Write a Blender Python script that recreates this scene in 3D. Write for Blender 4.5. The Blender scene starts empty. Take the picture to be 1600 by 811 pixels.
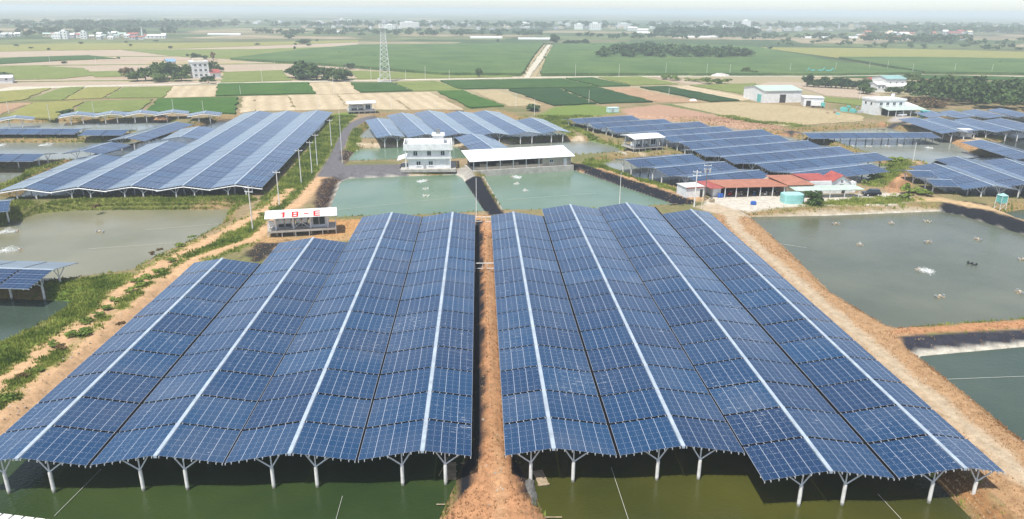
import bpy, math, random
import numpy as np
from mathutils import Matrix, Vector
random.seed(7); RNG = np.random.default_rng(7)
S = bpy.context.scene
C = S.collection
R = math.radians

# ------------------------------------------------------------------ camera
FPX, CX, CY, CAMH = 1150.0, 800.0, 405.5, 45.0
yaw, pit, rol = R(2.6), R(18.78), R(0.42)
fwd = Vector((math.sin(yaw)*math.cos(pit), math.cos(yaw)*math.cos(pit), -math.sin(pit)))
rt = Vector((math.cos(yaw), -math.sin(yaw), 0)); up = rt.cross(fwd)
RT = rt*math.cos(rol)+up*math.sin(rol); UP = -rt*math.sin(rol)+up*math.cos(rol)
cam = bpy.data.cameras.new('camera'); co = bpy.data.objects.new('camera', cam); C.objects.link(co)
M = Matrix((RT, UP, -fwd)).transposed().to_4x4(); M.translation = (0, 0, CAMH)
co.matrix_world = M
cam.sensor_width = 36; cam.lens = 36*FPX/1600; cam.clip_start = 0.5; cam.clip_end = 90000
S.camera = co

# ------------------------------------------------------------------ sky, sun, exposure
SUN_EL, SUN_AZ = R(66), R(-145)      # azimuth clockwise from +Y: behind the viewer, from the left
w = bpy.data.worlds.new('World'); S.world = w; w.use_nodes = True
wn = w.node_tree; bg = wn.nodes['Background']
sky = wn.nodes.new('ShaderNodeTexSky'); sky.sky_type = 'NISHITA'; sky.sun_disc = False
sky.sun_elevation = SUN_EL; sky.sun_rotation = SUN_AZ
sky.air_density = 0.7; sky.dust_density = 0.65; sky.ozone_density = 1.0
hs = wn.nodes.new('ShaderNodeHueSaturation'); hs.inputs['Saturation'].default_value = 0.68
wn.links.new(sky.outputs[0], hs.inputs['Color']); wn.links.new(hs.outputs[0], bg.inputs[0]); bg.inputs[1].default_value = 0.15
sun = bpy.data.lights.new('sun', 'SUN'); sun.energy = 4.3; sun.angle = R(0.53); sun.color = (1.0, 0.95, 0.87)
so = bpy.data.objects.new('sun', sun); C.objects.link(so)
sd = Vector((math.sin(SUN_AZ)*math.cos(SUN_EL), math.cos(SUN_AZ)*math.cos(SUN_EL), math.sin(SUN_EL)))
so.rotation_euler = sd.to_track_quat('Z', 'Y').to_euler()
S.view_settings.view_transform = 'Standard'; S.view_settings.look = 'None'
S.view_settings.exposure = 0.42; S.view_settings.gamma = 1
S.cycles.use_denoising = True
S.cycles.max_bounces = 6; S.cycles.diffuse_bounces = 3; S.cycles.glossy_bounces = 3
S.cycles.volume_bounces = 4; S.cycles.transparent_max_bounces = 6

# ------------------------------------------------------------------ helpers
def G(px, py, z=0.0):
    d = fwd + RT*((px-CX)/FPX) - UP*((py-CY)/FPX)
    s = (z-CAMH)/d.z
    return Vector((d.x*s, d.y*s, z))
def tag(o, label=None, cat=None, group=None, kind=None):
    if label: o['label'] = label
    if cat: o['category'] = cat
    if group: o['group'] = group
    if kind: o['kind'] = kind
    return o
def empty(name, loc=(0, 0, 0), rz=0.0, label=None, cat=None, group=None):
    o = bpy.data.objects.new(name, None); C.objects.link(o); o.empty_display_size = 0.5
    o.location = loc; o.rotation_euler = (0, 0, rz)
    return tag(o, label, cat, group)
class MB:
    def __init__(s): s.v = []; s.f = []; s.smooth = False
    def add(s, vs, fs):
        n = len(s.v); s.v += [tuple(v) for v in vs]; s.f += [tuple(i+n for i in f) for f in fs]; return s
    def box(s, x0, y0, z0, x1, y1, z1):
        return s.add([(x0,y0,z0),(x1,y0,z0),(x1,y1,z0),(x0,y1,z0),(x0,y0,z1),(x1,y0,z1),(x1,y1,z1),(x0,y1,z1)],
                     [(0,3,2,1),(4,5,6,7),(0,1,5,4),(1,2,6,5),(2,3,7,6),(3,0,4,7)])
    def tube(s, a, b, r, r2=None, n=8, caps=True):
        a, b = Vector(a), Vector(b); r2 = r if r2 is None else r2
        d = (b-a).normalized(); u = d.orthogonal().normalized(); v = d.cross(u)
        vs = []
        for p, q in ((a, r), (b, r2)):
            for k in range(n):
                t = 2*math.pi*k/n; vs.append(p+u*(q*math.cos(t))+v*(q*math.sin(t)))
        fs = [(k, (k+1) % n, n+(k+1) % n, n+k) for k in range(n)]
        if caps: fs += [tuple(range(n-1, -1, -1)), tuple(range(n, 2*n))]
        return s.add(vs, fs)
    def prism(s, pts, z0, z1):
        n = len(pts)
        vs = [(p[0], p[1], z0) for p in pts]+[(p[0], p[1], z1) for p in pts]
        return s.add(vs, [tuple(range(n-1, -1, -1)), tuple(range(n, 2*n))]+[(k, (k+1) % n, n+(k+1) % n, n+k) for k in range(n)])
    def xprism(s, prof, x0, x1):             # profile in (y, z), extruded along x
        n = len(prof)
        vs = [(x0, p[0], p[1]) for p in prof]+[(x1, p[0], p[1]) for p in prof]
        return s.add(vs, [tuple(range(n)), tuple(range(2*n-1, n-1, -1))]+[(k, n+k, n+(k+1) % n, (k+1) % n) for k in range(n)])
    def yprism(s, prof, y0, y1):             # profile in (x, z), extruded along y
        n = len(prof)
        vs = [(p[0], y0, p[1]) for p in prof]+[(p[0], y1, p[1]) for p in prof]
        return s.add(vs, [tuple(range(n)), tuple(range(2*n-1, n-1, -1))]+[(k, n+k, n+(k+1) % n, (k+1) % n) for k in range(n)])
    def slab(s, a, b, c, d, t):              # a sheet through four points, t thick downward
        vs = [Vector(p) for p in (a, b, c, d)]
        return s.add(vs+[p-Vector((0, 0, t)) for p in vs], [(0,1,2,3),(7,6,5,4),(0,4,5,1),(1,5,6,2),(2,6,7,3),(3,7,4,0)])
    def mesh(s, name):
        me = bpy.data.meshes.new(name); me.from_pydata(s.v, [], s.f)
        if s.smooth: me.polygons.foreach_set('use_smooth', [True]*len(me.polygons))
        me.update(); return me
    def build(s, name, mat, parent=None, loc=None):
        me = s.mesh(name); me.materials.append(mat)
        return put(name, me, parent, loc)
def put(name, me, parent=None, loc=None):
    o = bpy.data.objects.new(name, me); C.objects.link(o)
    if parent: o.parent = parent
    if loc is not None: o.location = loc
    return o
def fixn(me):
    import bmesh
    b = bmesh.new(); b.from_mesh(me); bmesh.ops.recalc_face_normals(b, faces=b.faces); b.to_mesh(me); b.free()

# ------------------------------------------------------------------ materials
def mat(name):
    m = bpy.data.materials.new(name); m.use_nodes = True
    return m, m.node_tree.nodes, m.node_tree.links, m.node_tree.nodes['Principled BSDF']
def ramp(n, stops):
    r = n.new('ShaderNodeValToRGB'); e = r.color_ramp.elements
    while len(e) < len(stops): e.new(0.5)
    for k, (p, c) in enumerate(stops): e[k].position = p; e[k].color = (*c, 1)
    return r
def noise(n, l, scale, detail=4, coord='Object', rough=0.55, vec=None):
    t = n.new('ShaderNodeTexNoise'); t.inputs['Scale'].default_value = scale; t.inputs['Detail'].default_value = detail
    t.inputs['Roughness'].default_value = rough
    if vec is None:
        g = n.new('ShaderNodeNewGeometry'); vec = g.outputs['Position']
    l.new(vec, t.inputs['Vector']); return t
def plain(name, col, rough=0.6, var=0.25, scale=1.2, metal=0.0, spec=None):
    """a painted or weathered surface: base colour with patchy soiling"""
    m, n, l, b = mat(name)
    t = noise(n, l, scale, 6, rough=0.65)
    lo = tuple(c*(1-var) for c in col); hi = tuple(min(1, c*(1+var*0.35)) for c in col)
    r = ramp(n, [(0.32, lo), (0.62, hi)])
    l.new(t.outputs['Fac'], r.inputs[0]); l.new(r.outputs[0], b.inputs['Base Color'])
    b.inputs['Roughness'].default_value = rough; b.inputs['Metallic'].default_value = metal
    if spec is not None: b.inputs['Specular IOR Level'].default_value = spec
    return m
def math_node(n, l, op, a, b=None, c=None):
    k = n.new('ShaderNodeMath'); k.operation = op
    for i, x in enumerate((a, b, c)):
        if x is None: continue
        if isinstance(x, (int, float)): k.inputs[i].default_value = x
        else: l.new(x, k.inputs[i])
    return k.outputs[0]
def mixc(n, l, fac, a, b, blend='MIX'):
    k = n.new('ShaderNodeMix'); k.data_type = 'RGBA'; k.blend_type = blend
    for i, x in ((0, fac), (6, a), (7, b)):
        if isinstance(x, (int, float)): k.inputs[i].default_value = x
        elif isinstance(x, tuple): k.inputs[i].default_value = (*x, 1)
        else: l.new(x, k.inputs[i])
    return k.outputs[2]

COLW = 0.777
def panel_material():
    m, n, l, b = mat('solar_glass')
    tc = n.new('ShaderNodeTexCoord'); sx = n.new('ShaderNodeSeparateXYZ'); l.new(tc.outputs['Object'], sx.inputs[0])
    x, y = sx.outputs[0], sx.outputs[1]
    oi = n.new('ShaderNodeObjectInfo')
    def band(v, period, width, off=0.0):     # 1 within a line of the given width
        f = math_node(n, l, 'FRACT', math_node(n, l, 'DIVIDE', math_node(n, l, 'ADD', v, off), period))
        d = math_node(n, l, 'ABSOLUTE', math_node(n, l, 'SUBTRACT', f, 0.5))
        return math_node(n, l, 'GREATER_THAN', d, 0.5-0.5*width/period)
    ax = math_node(n, l, 'ABSOLUTE', x)
    thick = band(ax, 2*COLW, 0.06)
    thin = band(ax, COLW, 0.04)
    rowl = band(y, 0.987, 0.05)
    dash = band(math_node(n, l, 'ADD', ax, 0.2), 0.3885, 0.11)
    rowd = math_node(n, l, 'MULTIPLY', rowl, dash)
    cellx = band(ax, 0.1625, 0.012); celly = band(y, 0.1645, 0.012)
    cell = math_node(n, l, 'MAXIMUM', cellx, celly)
    # polycrystalline blue, module by module and cell by cell
    cv = n.new('ShaderNodeCombineXYZ')
    l.new(math_node(n, l, 'FLOOR', math_node(n, l, 'DIVIDE', x, COLW*2)), cv.inputs[0])
    l.new(math_node(n, l, 'FLOOR', math_node(n, l, 'DIVIDE', y, 0.987)), cv.inputs[1])
    l.new(math_node(n, l, 'MULTIPLY', oi.outputs['Random'], 91.0), cv.inputs[2])
    wn1 = n.new('ShaderNodeTexWhiteNoise'); l.new(cv.outputs[0], wn1.inputs['Vector'])
    vo = n.new('ShaderNodeTexVoronoi'); vo.inputs['Scale'].default_value = 6.1; l.new(tc.outputs['Object'], vo.inputs['Vector'])
    base = mixc(n, l, oi.outputs['Random'], (0.0005, 0.020, 0.066), (0.003, 0.060, 0.145))
    modt = mixc(n, l, wn1.outputs['Value'], (0.002, 0.026, 0.085), (0.012, 0.034, 0.085))
    base = mixc(n, l, 0.35, base, modt)
    vsep = n.new('ShaderNodeSeparateColor'); l.new(vo.outputs['Color'], vsep.inputs[0])
    base = mixc(n, l, math_node(n, l, 'MULTIPLY', vsep.outputs[0], 0.5), base, (0.006, 0.042, 0.115))
    # dust film
    g = n.new('ShaderNodeNewGeometry')
    du = noise(n, l, 0.11, 5, vec=g.outputs['Position'])
    dr = ramp(n, [(0.42, (0, 0, 0)), (0.75, (1, 1, 1))]); l.new(du.outputs['Fac'], dr.inputs[0])
    base = mixc(n, l, math_node(n, l, 'MULTIPLY', dr.outputs[0], math_node(n, l, 'ADD', 0.03, math_node(n, l, 'MULTIPLY', oi.outputs['Random'], 0.24))), base, (0.20, 0.20, 0.22))
    base = mixc(n, l, math_node(n, l, 'MULTIPLY', cell, 0.12), base, (0.25, 0.32, 0.45))
    base = mixc(n, l, math_node(n, l, 'MULTIPLY', rowd, 0.36), base, (0.62, 0.67, 0.74))
    base = mixc(n, l, math_node(n, l, 'MULTIPLY', rowl, 0.07), base, (0.5, 0.55, 0.62))
    base = mixc(n, l, math_node(n, l, 'MULTIPLY', thin, 0.24), base, (0.56, 0.63, 0.72))
    base = mixc(n, l, math_node(n, l, 'MULTIPLY', thick, 0.36), base, (0.66, 0.71, 0.78))
    # bird streaks: short white dashes lying across the slope
    st = n.new('ShaderNodeMapping'); st.inputs['Scale'].default_value = (1.3, 11.0, 1.0); l.new(g.outputs['Position'], st.inputs['Vector'])
    sn = n.new('ShaderNodeTexNoise'); sn.inputs['Scale'].default_value = 1.0; sn.inputs['Detail'].default_value = 2; l.new(st.outputs[0], sn.inputs['Vector'])
    s2 = noise(n, l, 0.07, 2, vec=g.outputs['Position'])
    thr = math_node(n, l, 'SUBTRACT', 0.91, math_node(n, l, 'MULTIPLY', s2.outputs['Fac'], 0.37))
    sm = math_node(n, l, 'GREATER_THAN', sn.outputs['Fac'], thr)
    base = mixc(n, l, math_node(n, l, 'MULTIPLY', sm, 0.55), base, (0.62, 0.64, 0.66))
    l.new(base, b.inputs['Base Color'])
    b.inputs['Roughness'].default_value = 0.10
    b.inputs['IOR'].default_value = 1.6
    b.inputs['Sheen Weight'].default_value = 0.30; b.inputs['Sheen Roughness'].default_value = 0.25; b.inputs['Sheen Tint'].default_value = (0.76, 0.86, 0.96, 1)
    return m

def leaf_material(name, dark, light, scale=0.5):
    m, n, l, b = mat(name)
    t = noise(n, l, scale, 3); oi = n.new('ShaderNodeObjectInfo')
    r = ramp(n, [(0.3, dark), (0.7, light)])
    l.new(math_node(n, l, 'ADD', t.outputs['Fac'], math_node(n, l, 'MULTIPLY', math_node(n, l, 'SUBTRACT', oi.outputs['Random'], 0.5), 0.3)), r.inputs[0])
    l.new(r.outputs[0], b.inputs['Base Color']); b.inputs['Roughness'].default_value = 0.7
    b.inputs['Specular IOR Level'].default_value = 0.2
    return m
def attr_material(name, rough=0.9):
    m, n, l, b = mat(name)
    a = n.new('ShaderNodeAttribute'); a.attribute_name = 'col'
    l.new(a.outputs['Color'], b.inputs['Base Color']); b.inputs['Roughness'].default_value = rough
    b.inputs['Specular IOR Level'].default_value = 0.1
    return m
def water_material(name, deep, shallow, wave=0.12, rough=0.06, wscale=2.2):
    m, n, l, b = mat(name)
    t = noise(n, l, 0.05, 4); r = ramp(n, [(0.35, deep), (0.7, shallow)])
    l.new(t.outputs['Fac'], r.inputs[0]); l.new(r.outputs[0], b.inputs['Base Color'])
    wp = noise(n, l, 0.035, 5, rough=0.65); wr = n.new('ShaderNodeMapRange'); wr.inputs['From Min'].default_value = 0.35; wr.inputs['From Max'].default_value = 0.68; wr.inputs['To Min'].default_value = rough*0.5; wr.inputs['To Max'].default_value = rough*2.6
    l.new(wp.outputs['Fac'], wr.inputs['Value']); l.new(wr.outputs[0], b.inputs['Roughness']); b.inputs['IOR'].default_value = 1.33
    g = n.new('ShaderNodeNewGeometry')
    mp = n.new('ShaderNodeMapping'); mp.inputs['Scale'].default_value = (1.0, 1.7, 1); l.new(g.outputs['Position'], mp.inputs['Vector'])
    nz = n.new('ShaderNodeTexNoise'); nz.inputs['Scale'].default_value = wscale; nz.inputs['Detail'].default_value = 3; l.new(mp.outputs[0], nz.inputs['Vector'])
    bp = n.new('ShaderNodeBump'); bp.inputs['Strength'].default_value = wave; bp.inputs['Distance'].default_value = 0.15
    l.new(nz.outputs['Fac'], bp.inputs['Height']); l.new(bp.outputs[0], b.inputs['Normal'])
    return m
def field_material(name, a, bcol, row=0.0, ang=0.0, scale=0.06, rowcol=None):
    m, n, l, b = mat(name)
    t = noise(n, l, scale, 6, rough=0.7); r = ramp(n, [(0.3, a), (0.7, bcol)])
    l.new(t.outputs['Fac'], r.inputs[0]); out = r.outputs[0]
    t2 = noise(n, l, 0.45, 8, rough=0.8); r2 = ramp(n, [(0.3, (0.55, 0.58, 0.55)), (0.7, (1.25, 1.25, 1.2))]); l.new(t2.outputs['Fac'], r2.inputs[0])
    out = mixc(n, l, 1.0, out, r2.outputs[0], 'MULTIPLY')
    if row:
        g = n.new('ShaderNodeNewGeometry'); mp = n.new('ShaderNodeMapping'); mp.inputs['Rotation'].default_value = (0, 0, ang); l.new(g.outputs['Position'], mp.inputs['Vector'])
        wv = n.new('ShaderNodeTexWave'); wv.inputs['Scale'].default_value = row; wv.inputs['Distortion'].default_value = 2.0; wv.inputs['Detail'].default_value = 2
        wv.inputs['Detail Scale'].default_value = 0.6
        l.new(mp.outputs[0], wv.inputs['Vector'])
        out = mixc(n, l, math_node(n, l, 'MULTIPLY', wv.outputs['Fac'], 0.5), out, rowcol or tuple(c*0.62 for c in a))
    l.new(out, b.inputs['Base Color']); b.inputs['Roughness'].default_value = 0.95; b.inputs['Specular IOR Level'].default_value = 0.1
    return m

PANEL = panel_material()
WHITE = plain('white_paint', (0.78, 0.79, 0.78), 0.5, 0.18, 0.9)
STEEL = plain('white_steel', (0.74, 0.76, 0.77), 0.45, 0.12, 2.0)
CONC = plain('concrete', (0.42, 0.40, 0.36), 0.85, 0.3, 0.8)
PILE = plain('pile_concrete', (0.80, 0.79, 0.75), 0.8, 0.2, 1.6)
def pile_stain(m):
    n, l = m.node_tree.nodes, m.node_tree.links; b = n['Principled BSDF']; src = b.inputs['Base Color'].links[0].from_socket
    g = n.new('ShaderNodeNewGeometry'); sx = n.new('ShaderNodeSeparateXYZ'); l.new(g.outputs['Position'], sx.inputs[0])
    t = noise(n, l, 5.0, 4); z = math_node(n, l, 'ADD', sx.outputs[2], math_node(n, l, 'MULTIPLY', t.outputs['Fac'], -0.5))
    r = ramp(n, [(0.0, (1,1,1)), (0.30, (0.75,0.75,0.75)), (0.55, (0,0,0))]); l.new(math_node(n, l, 'ADD', z, 1.85), r.inputs[0])
    l.new(mixc(n, l, r.outputs[0], src, (0.09,0.095,0.05)), b.inputs['Base Color'])
pile_stain(PILE)
WALK = plain('ridge_sheet', (0.36, 0.43, 0.50), 0.6, 0.25, 0.6)
ALU = plain('rail_aluminium', (0.6, 0.63, 0.66), 0.4, 0.15, 2.0, 0.3)
GLASS = plain('window_glass', (0.03, 0.045, 0.055), 0.1, 0.3, 1.0)
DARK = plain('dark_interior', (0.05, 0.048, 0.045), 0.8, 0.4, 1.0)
BLACK = plain('black_rubber', (0.02, 0.02, 0.022), 0.7, 0.3, 2.0)
GAP_SHADE = plain('gap_shade_black', (0.006, 0.006, 0.007), 0.9, 0.2, 2.0, 0.0, 0.05)  # black for the added strips that paint shade into the panel gaps
REDROOF = plain('red_roof', (0.36, 0.085, 0.07), 0.6, 0.28, 0.7)
ORANGEROOF = plain('orange_roof', (0.38, 0.16, 0.10), 0.65, 0.25, 0.7)
GREENROOF = plain('green_grey_roof', (0.44, 0.54, 0.47), 0.55, 0.2, 0.7)
WHITEROOF = plain('white_sheet_roof', (0.80, 0.81, 0.80), 0.45, 0.14, 0.5)
TEAL = plain('teal_plastic', (0.14, 0.50, 0.46), 0.4, 0.2, 0.8)
AQUA = plain('aqua_plastic', (0.30, 0.62, 0.58), 0.45, 0.15, 0.8)
BLUE = plain('blue_plastic', (0.03, 0.12, 0.42), 0.4, 0.2, 1.0)
WOOD = plain('weathered_wood', (0.42, 0.33, 0.22), 0.85, 0.4, 2.0)
CREAM = plain('cream_plaster', (0.62, 0.53, 0.40), 0.8, 0.25, 0.6)
BLOCKW = plain('bare_block_wall', (0.42, 0.38, 0.31), 0.9, 0.35, 0.7)
REDINK = plain('red_letter_paint', (0.55, 0.02, 0.015), 0.6, 0.15, 3.0)
GREY = plain('grey_cabinet', (0.40, 0.42, 0.43), 0.5, 0.2, 1.2)
CARPAINT = plain('black_car_paint', (0.012, 0.012, 0.014), 0.15, 0.2, 1.0)
FOAM = plain('churned_foam', (0.85, 0.87, 0.86), 0.9, 0.1, 2.0)
BARK = plain('bark', (0.11, 0.085, 0.06), 0.95, 0.35, 2.0)
LEAF = leaf_material('tree_leaves', (0.030, 0.066, 0.016), (0.115, 0.17, 0.042))
LEAFD = leaf_material('dark_tree_leaves', (0.020, 0.050, 0.018), (0.072, 0.12, 0.036))
SHRUB = leaf_material('shrub_leaves', (0.08, 0.135, 0.02), (0.21, 0.27, 0.05), 0.9)
BROWNL = leaf_material('dry_leaves', (0.10, 0.065, 0.03), (0.20, 0.14, 0.06), 0.9)
ROPE = plain('rope', (0.55, 0.55, 0.50), 0.8, 0.1, 1.0)

# ------------------------------------------------------------------ ponds, as waterlines at z = WZ
WZ = -1.5
def PX(l, z=WZ): return [(p.x, p.y) for p in (G(*q, z) for q in l)]
PONDS = {
 'front_left': ([(-53.5, 25), (-6.5, 25), (-6.0, 52), (-4.2, 59), (-2.7, 65), (-1.6, 72), (-1.3, 152), (-21, 152), (-26, 137), (-33, 134), (-39, 126), (-53.0, 123)], 'pond_dark'),
 'front_right': ([(9, 20), (8, 52), (6.2, 59), (5.0, 64), (3.5, 72), (3.4, 150), (13, 153), (48, 154), (47.6, 70), (47.4, 60), (47.6, 20)], 'pond_olive'),
 'right_big': (PX([(1172,339),(1290,337),(1465,330),(1500,336),(1600,367),(1700,400),(1760,492),(1600,501),(1392,516),(1300,460),(1240,400)]), 'pond_grey'),
 'right_low': (PX([(1434,557),(1600,542),(1760,528),(1900,700),(1640,720),(1600,692),(1520,625)]), 'pond_deepteal'),
 'mid_left': (PX([(533,284),(545,279),(640,275),(712,273),(722,278),(760,335),(640,341),(508,344)]), 'pond_teal'),
 'mid_right': (PX([(757,276),(770,272),(884,265),(897,266),(1064,323),(930,331),(789,333)]), 'pond_teal'),
 'behind_house': (PX([(541,256),(553,238),(566,232),(640,229),(733,229),(737,252),(640,253)]), 'pond_teal'),
 'behind_shed': (PX([(745,236),(800,225),(860,220),(925,221),(960,229),(978,240),(890,247),(748,252)]), 'pond_pale'),
 'small_right': (PX([(934,257),(962,250),(1060,245),(1190,268),(1230,285),(1180,288),(1072,299),(1000,284)]), 'pond_pale'),
 'left_big': (PX([(-160,372),(-60,366),(0,353),(60,334),(130,328),(330,328),(362,326),(345,353),(300,378),(230,410),(200,428),(75,444),(0,452),(-160,460)]), 'pond_sand'),
 'left_low': (PX([(-200,462),(0,466),(112,471),(100,486),(50,516),(0,541),(-200,640)]), 'pond_deepteal'),
 'left_up': (PX([(-120,223),(150,223),(226,220),(170,239),(110,253),(60,256),(-120,258)]), 'pond_pale'),
 'left_up_low': (PX([(-80,269),(44,268),(20,285),(0,291),(-80,305)]), 'pond_pale'),
 'left_top': (PX([(-120,193),(272,190),(236,208),(170,212),(-120,214)]), 'pond_pale'),
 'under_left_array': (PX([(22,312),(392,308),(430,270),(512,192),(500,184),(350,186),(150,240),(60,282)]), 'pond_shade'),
 'under_mid_array': (PX([(555,220),(592,183),(680,178),(775,177),(890,211),(880,215),(740,221)]), 'pond_pale'),
 'under_right_array': (PX([(895,194),(985,183),(1140,199),(1230,213),(1290,226),(1392,262),(1340,292),(1250,285),(1110,243),(1025,233)]), 'pond_pale'),
 'right_mid': (PX([(1238,207),(1380,199),(1465,213),(1488,224),(1532,245),(1470,259),(1400,251),(1388,254),(1310,225)]), 'pond_pale'),
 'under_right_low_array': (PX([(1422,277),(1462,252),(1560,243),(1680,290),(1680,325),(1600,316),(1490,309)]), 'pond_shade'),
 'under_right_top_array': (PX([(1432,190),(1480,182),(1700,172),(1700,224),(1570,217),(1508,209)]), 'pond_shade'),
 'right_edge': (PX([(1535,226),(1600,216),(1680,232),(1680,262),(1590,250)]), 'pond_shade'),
 'right_corner': (PX([(1563,333),(1600,327),(1680,338),(1680,360),(1600,349)]), 'pond_deepteal'),
}
def sdist(poly, X, Y):
    """signed distance, negative inside"""
    P = np.array(poly); n = len(P); d = np.full(X.shape, 1e18); ins = np.zeros(X.shape, bool)
    for i in range(n):
        a, b = P[i], P[(i+1) % n]; e = b-a; wx, wy = X-a[0], Y-a[1]
        t = np.clip((wx*e[0]+wy*e[1])/(e@e+1e-12), 0, 1)
        d = np.minimum(d, (wx-e[0]*t)**2+(wy-e[1]*t)**2)
        if a[1] != b[1]:
            c = ((a[1] > Y) != (b[1] > Y)) & (X < (b[0]-a[0])*(Y-a[1])/(b[1]-a[1])+a[0]); ins ^= c
    d = np.sqrt(d); return np.where(ins, -d, d)
def ldist(line, X, Y):
    P = np.array(line); d = np.full(X.shape, 1e18)
    for i in range(len(P)-1):
        a, b = P[i], P[i+1]; e = b-a; wx, wy = X-a[0], Y-a[1]
        t = np.clip((wx*e[0]+wy*e[1])/(e@e+1e-12), 0, 1)
        d = np.minimum(d, (wx-e[0]*t)**2+(wy-e[1]*t)**2)
    return np.sqrt(d)
_tab = RNG.random((257, 257))
def vnoise(X, Y, s):
    x, y = X*s+1000, Y*s+1000; xi, yi = np.floor(x).astype(int), np.floor(y).astype(int); fx, fy = x-xi, y-yi
    fx = fx*fx*(3-2*fx); fy = fy*fy*(3-2*fy); a = lambda i, j: _tab[(xi+i) % 257, (yi+j) % 257]
    return a(0,0)*(1-fx)*(1-fy)+a(1,0)*fx*(1-fy)+a(0,1)*(1-fx)*fy+a(1,1)*fx*fy
def fbm(X, Y, s): return (vnoise(X,Y,s)+0.5*vnoise(X+31,Y+17,2*s)+0.25*vnoise(X+71,Y+47,4.1*s))/1.75

# ------------------------------------------------------------------ ground: one sheet to the horizon
def axis(parts, lo, hi, g=1.13):
    a = []
    for x0, x1, st in parts: a += list(np.arange(x0, x1, st))
    a.append(parts[-1][1]); st = parts[0][2]; x = a[0]; pre = []
    while x > lo: st *= g; x -= st; pre.append(x)
    st = parts[-1][2]; x = a[-1]; post = []
    while x < hi: st *= g; x += st; post.append(x)
    return np.array(pre[::-1]+a+post)
xs = axis([(-250,-80,1.3),(-80,100,0.6),(100,260,1.3)], -40000, 40000)
ys = axis([(35,175,0.6),(175,400,1.2)], -300, 60000)
GX, GY = np.meshgrid(xs, ys); GZ = np.zeros(GX.shape)
near = (GY < 430) & (np.abs(GX) < 300) & (GY > 0)
WXo = (fbm(GX, GY, 0.35)-0.5)*2.0; WYo = (fbm(GX+90, GY+50, 0.35)-0.5)*2.0
PD = np.full(GX.shape, 1e3)
for k, (poly, _) in PONDS.items():
    d = sdist(poly, GX, GY); PD = np.minimum(PD, d)
jit = 1.0
GZ = np.where(PD > 0, np.clip(WZ+0.62*PD, WZ, 0), np.clip(WZ+0.8*PD, -3.2, WZ))
land = np.clip((PD-2.0)/2, 0, 1)
GZ += land*near*((fbm(GX, GY, 0.22)-0.5)*0.35)*(GY < 330)
COL = np.zeros(GX.shape+(3,)); GRASS = np.zeros(GX.shape); DRY = np.zeros(GX.shape)
nz1 = fbm(GX, GY, 0.06); nz2 = fbm(GX+200, GY, 0.5)
T = lambda a, b, t: np.array(a)*(1-t[..., None])+np.array(b)*t[..., None]
COL[:] = T((0.30,0.225,0.13), (0.17,0.17,0.07), np.clip((nz1-0.35)*3, 0, 1))
farm = np.clip((GY-395)/30, 0, 1)
COL[:] = COL*(1-farm[..., None])+np.array((0.34,0.29,0.18))*farm[..., None]
dirt, orange, green, pale = (0.54,0.35,0.20), (0.45,0.235,0.12), (0.16,0.23,0.035), (0.47,0.38,0.27)
black, asph, conc, scrub = (0.016,0.018,0.024), (0.145,0.14,0.15), (0.55,0.51,0.44), (0.33,0.22,0.12)
def paint(sd, col, soft=0.5, gr=0.0, dr=0.0, mx=1.0, rag=1.0):
    global COL, GRASS, DRY
    t = np.clip(0.5-(sd+rag*(nz2-0.5)*1.6)/(2*soft), 0, 1)*mx
    COL = COL*(1-t[..., None])+np.array(col)*t[..., None]
    GRASS = GRASS*(1-t)+gr*t; DRY = DRY*(1-t)+dr*t
def poly(px, col, z=0, **k): paint(sdist(PX(px, z), GX, GY), col, **k)
def line(px, wd, col, z=0, **k): paint(ldist(PX(px, z), GX, GY)-wd/2, col, **k)
# banks by default: dry grass round the ponds
paint(PD-2.5, (0.27,0.19,0.09), soft=1.0, gr=0.15, dr=0.25)
# left verge
poly([(-200,640),(0,530),(60,515),(120,466),(200,436),(250,403),(330,368),(392,338),(425,300),(470,250),(508,196),(520,178),(560,174),(545,190),(530,215),(503,258),(470,300),(425,345),(392,385),(300,412),(180,530),(0,662),(-200,800)], green, soft=1.2, gr=1.0, rag=2.5)
poly([(75,443),(205,426),(215,432),(150,466),(112,471),(80,466)], (0.13,0.20,0.04), gr=1.0)
poly([(20,330),(100,312),(385,306),(402,312),(366,326),(130,329)], (0.15,0.16,0.045), soft=0.8, gr=0.8, dr=0.25)
poly([(300,318),(345,312),(375,316),(340,324)], scrub, soft=2.0, dr=1.0, gr=0.3, rag=3)
line([(-200,740),(0,594),(60,556),(110,522),(185,463),(222,432),(265,406),(330,373),(395,341),(430,316),(452,296)], 3.6, dirt, soft=0.9, rag=1.8)
line([(20,625),(110,552),(190,487),(262,428)], 1.6, (0.42,0.29,0.16), soft=0.9, rag=4, mx=0.9)
line([(-200,860),(-60,712),(0,658),(75,595),(143,538),(220,472),(302,406),(355,388),(400,372),(420,352),(468,316),(503,275),(512,262)], 3.3, dirt, soft=0.6)
poly([(392,386),(415,368),(470,372),(560,345),(566,372),(490,381),(440,398),(398,406)], (0.45,0.29,0.14), soft=1.0, dr=0.35)
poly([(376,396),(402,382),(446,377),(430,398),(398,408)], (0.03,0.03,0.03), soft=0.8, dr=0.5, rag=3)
# orange strip between pond and the front tables
poly([(505,344),(640,341),(764,335),(764,352),(640,350),(500,372)], (0.46,0.26,0.11), soft=0.7, dr=0.4)
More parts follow.
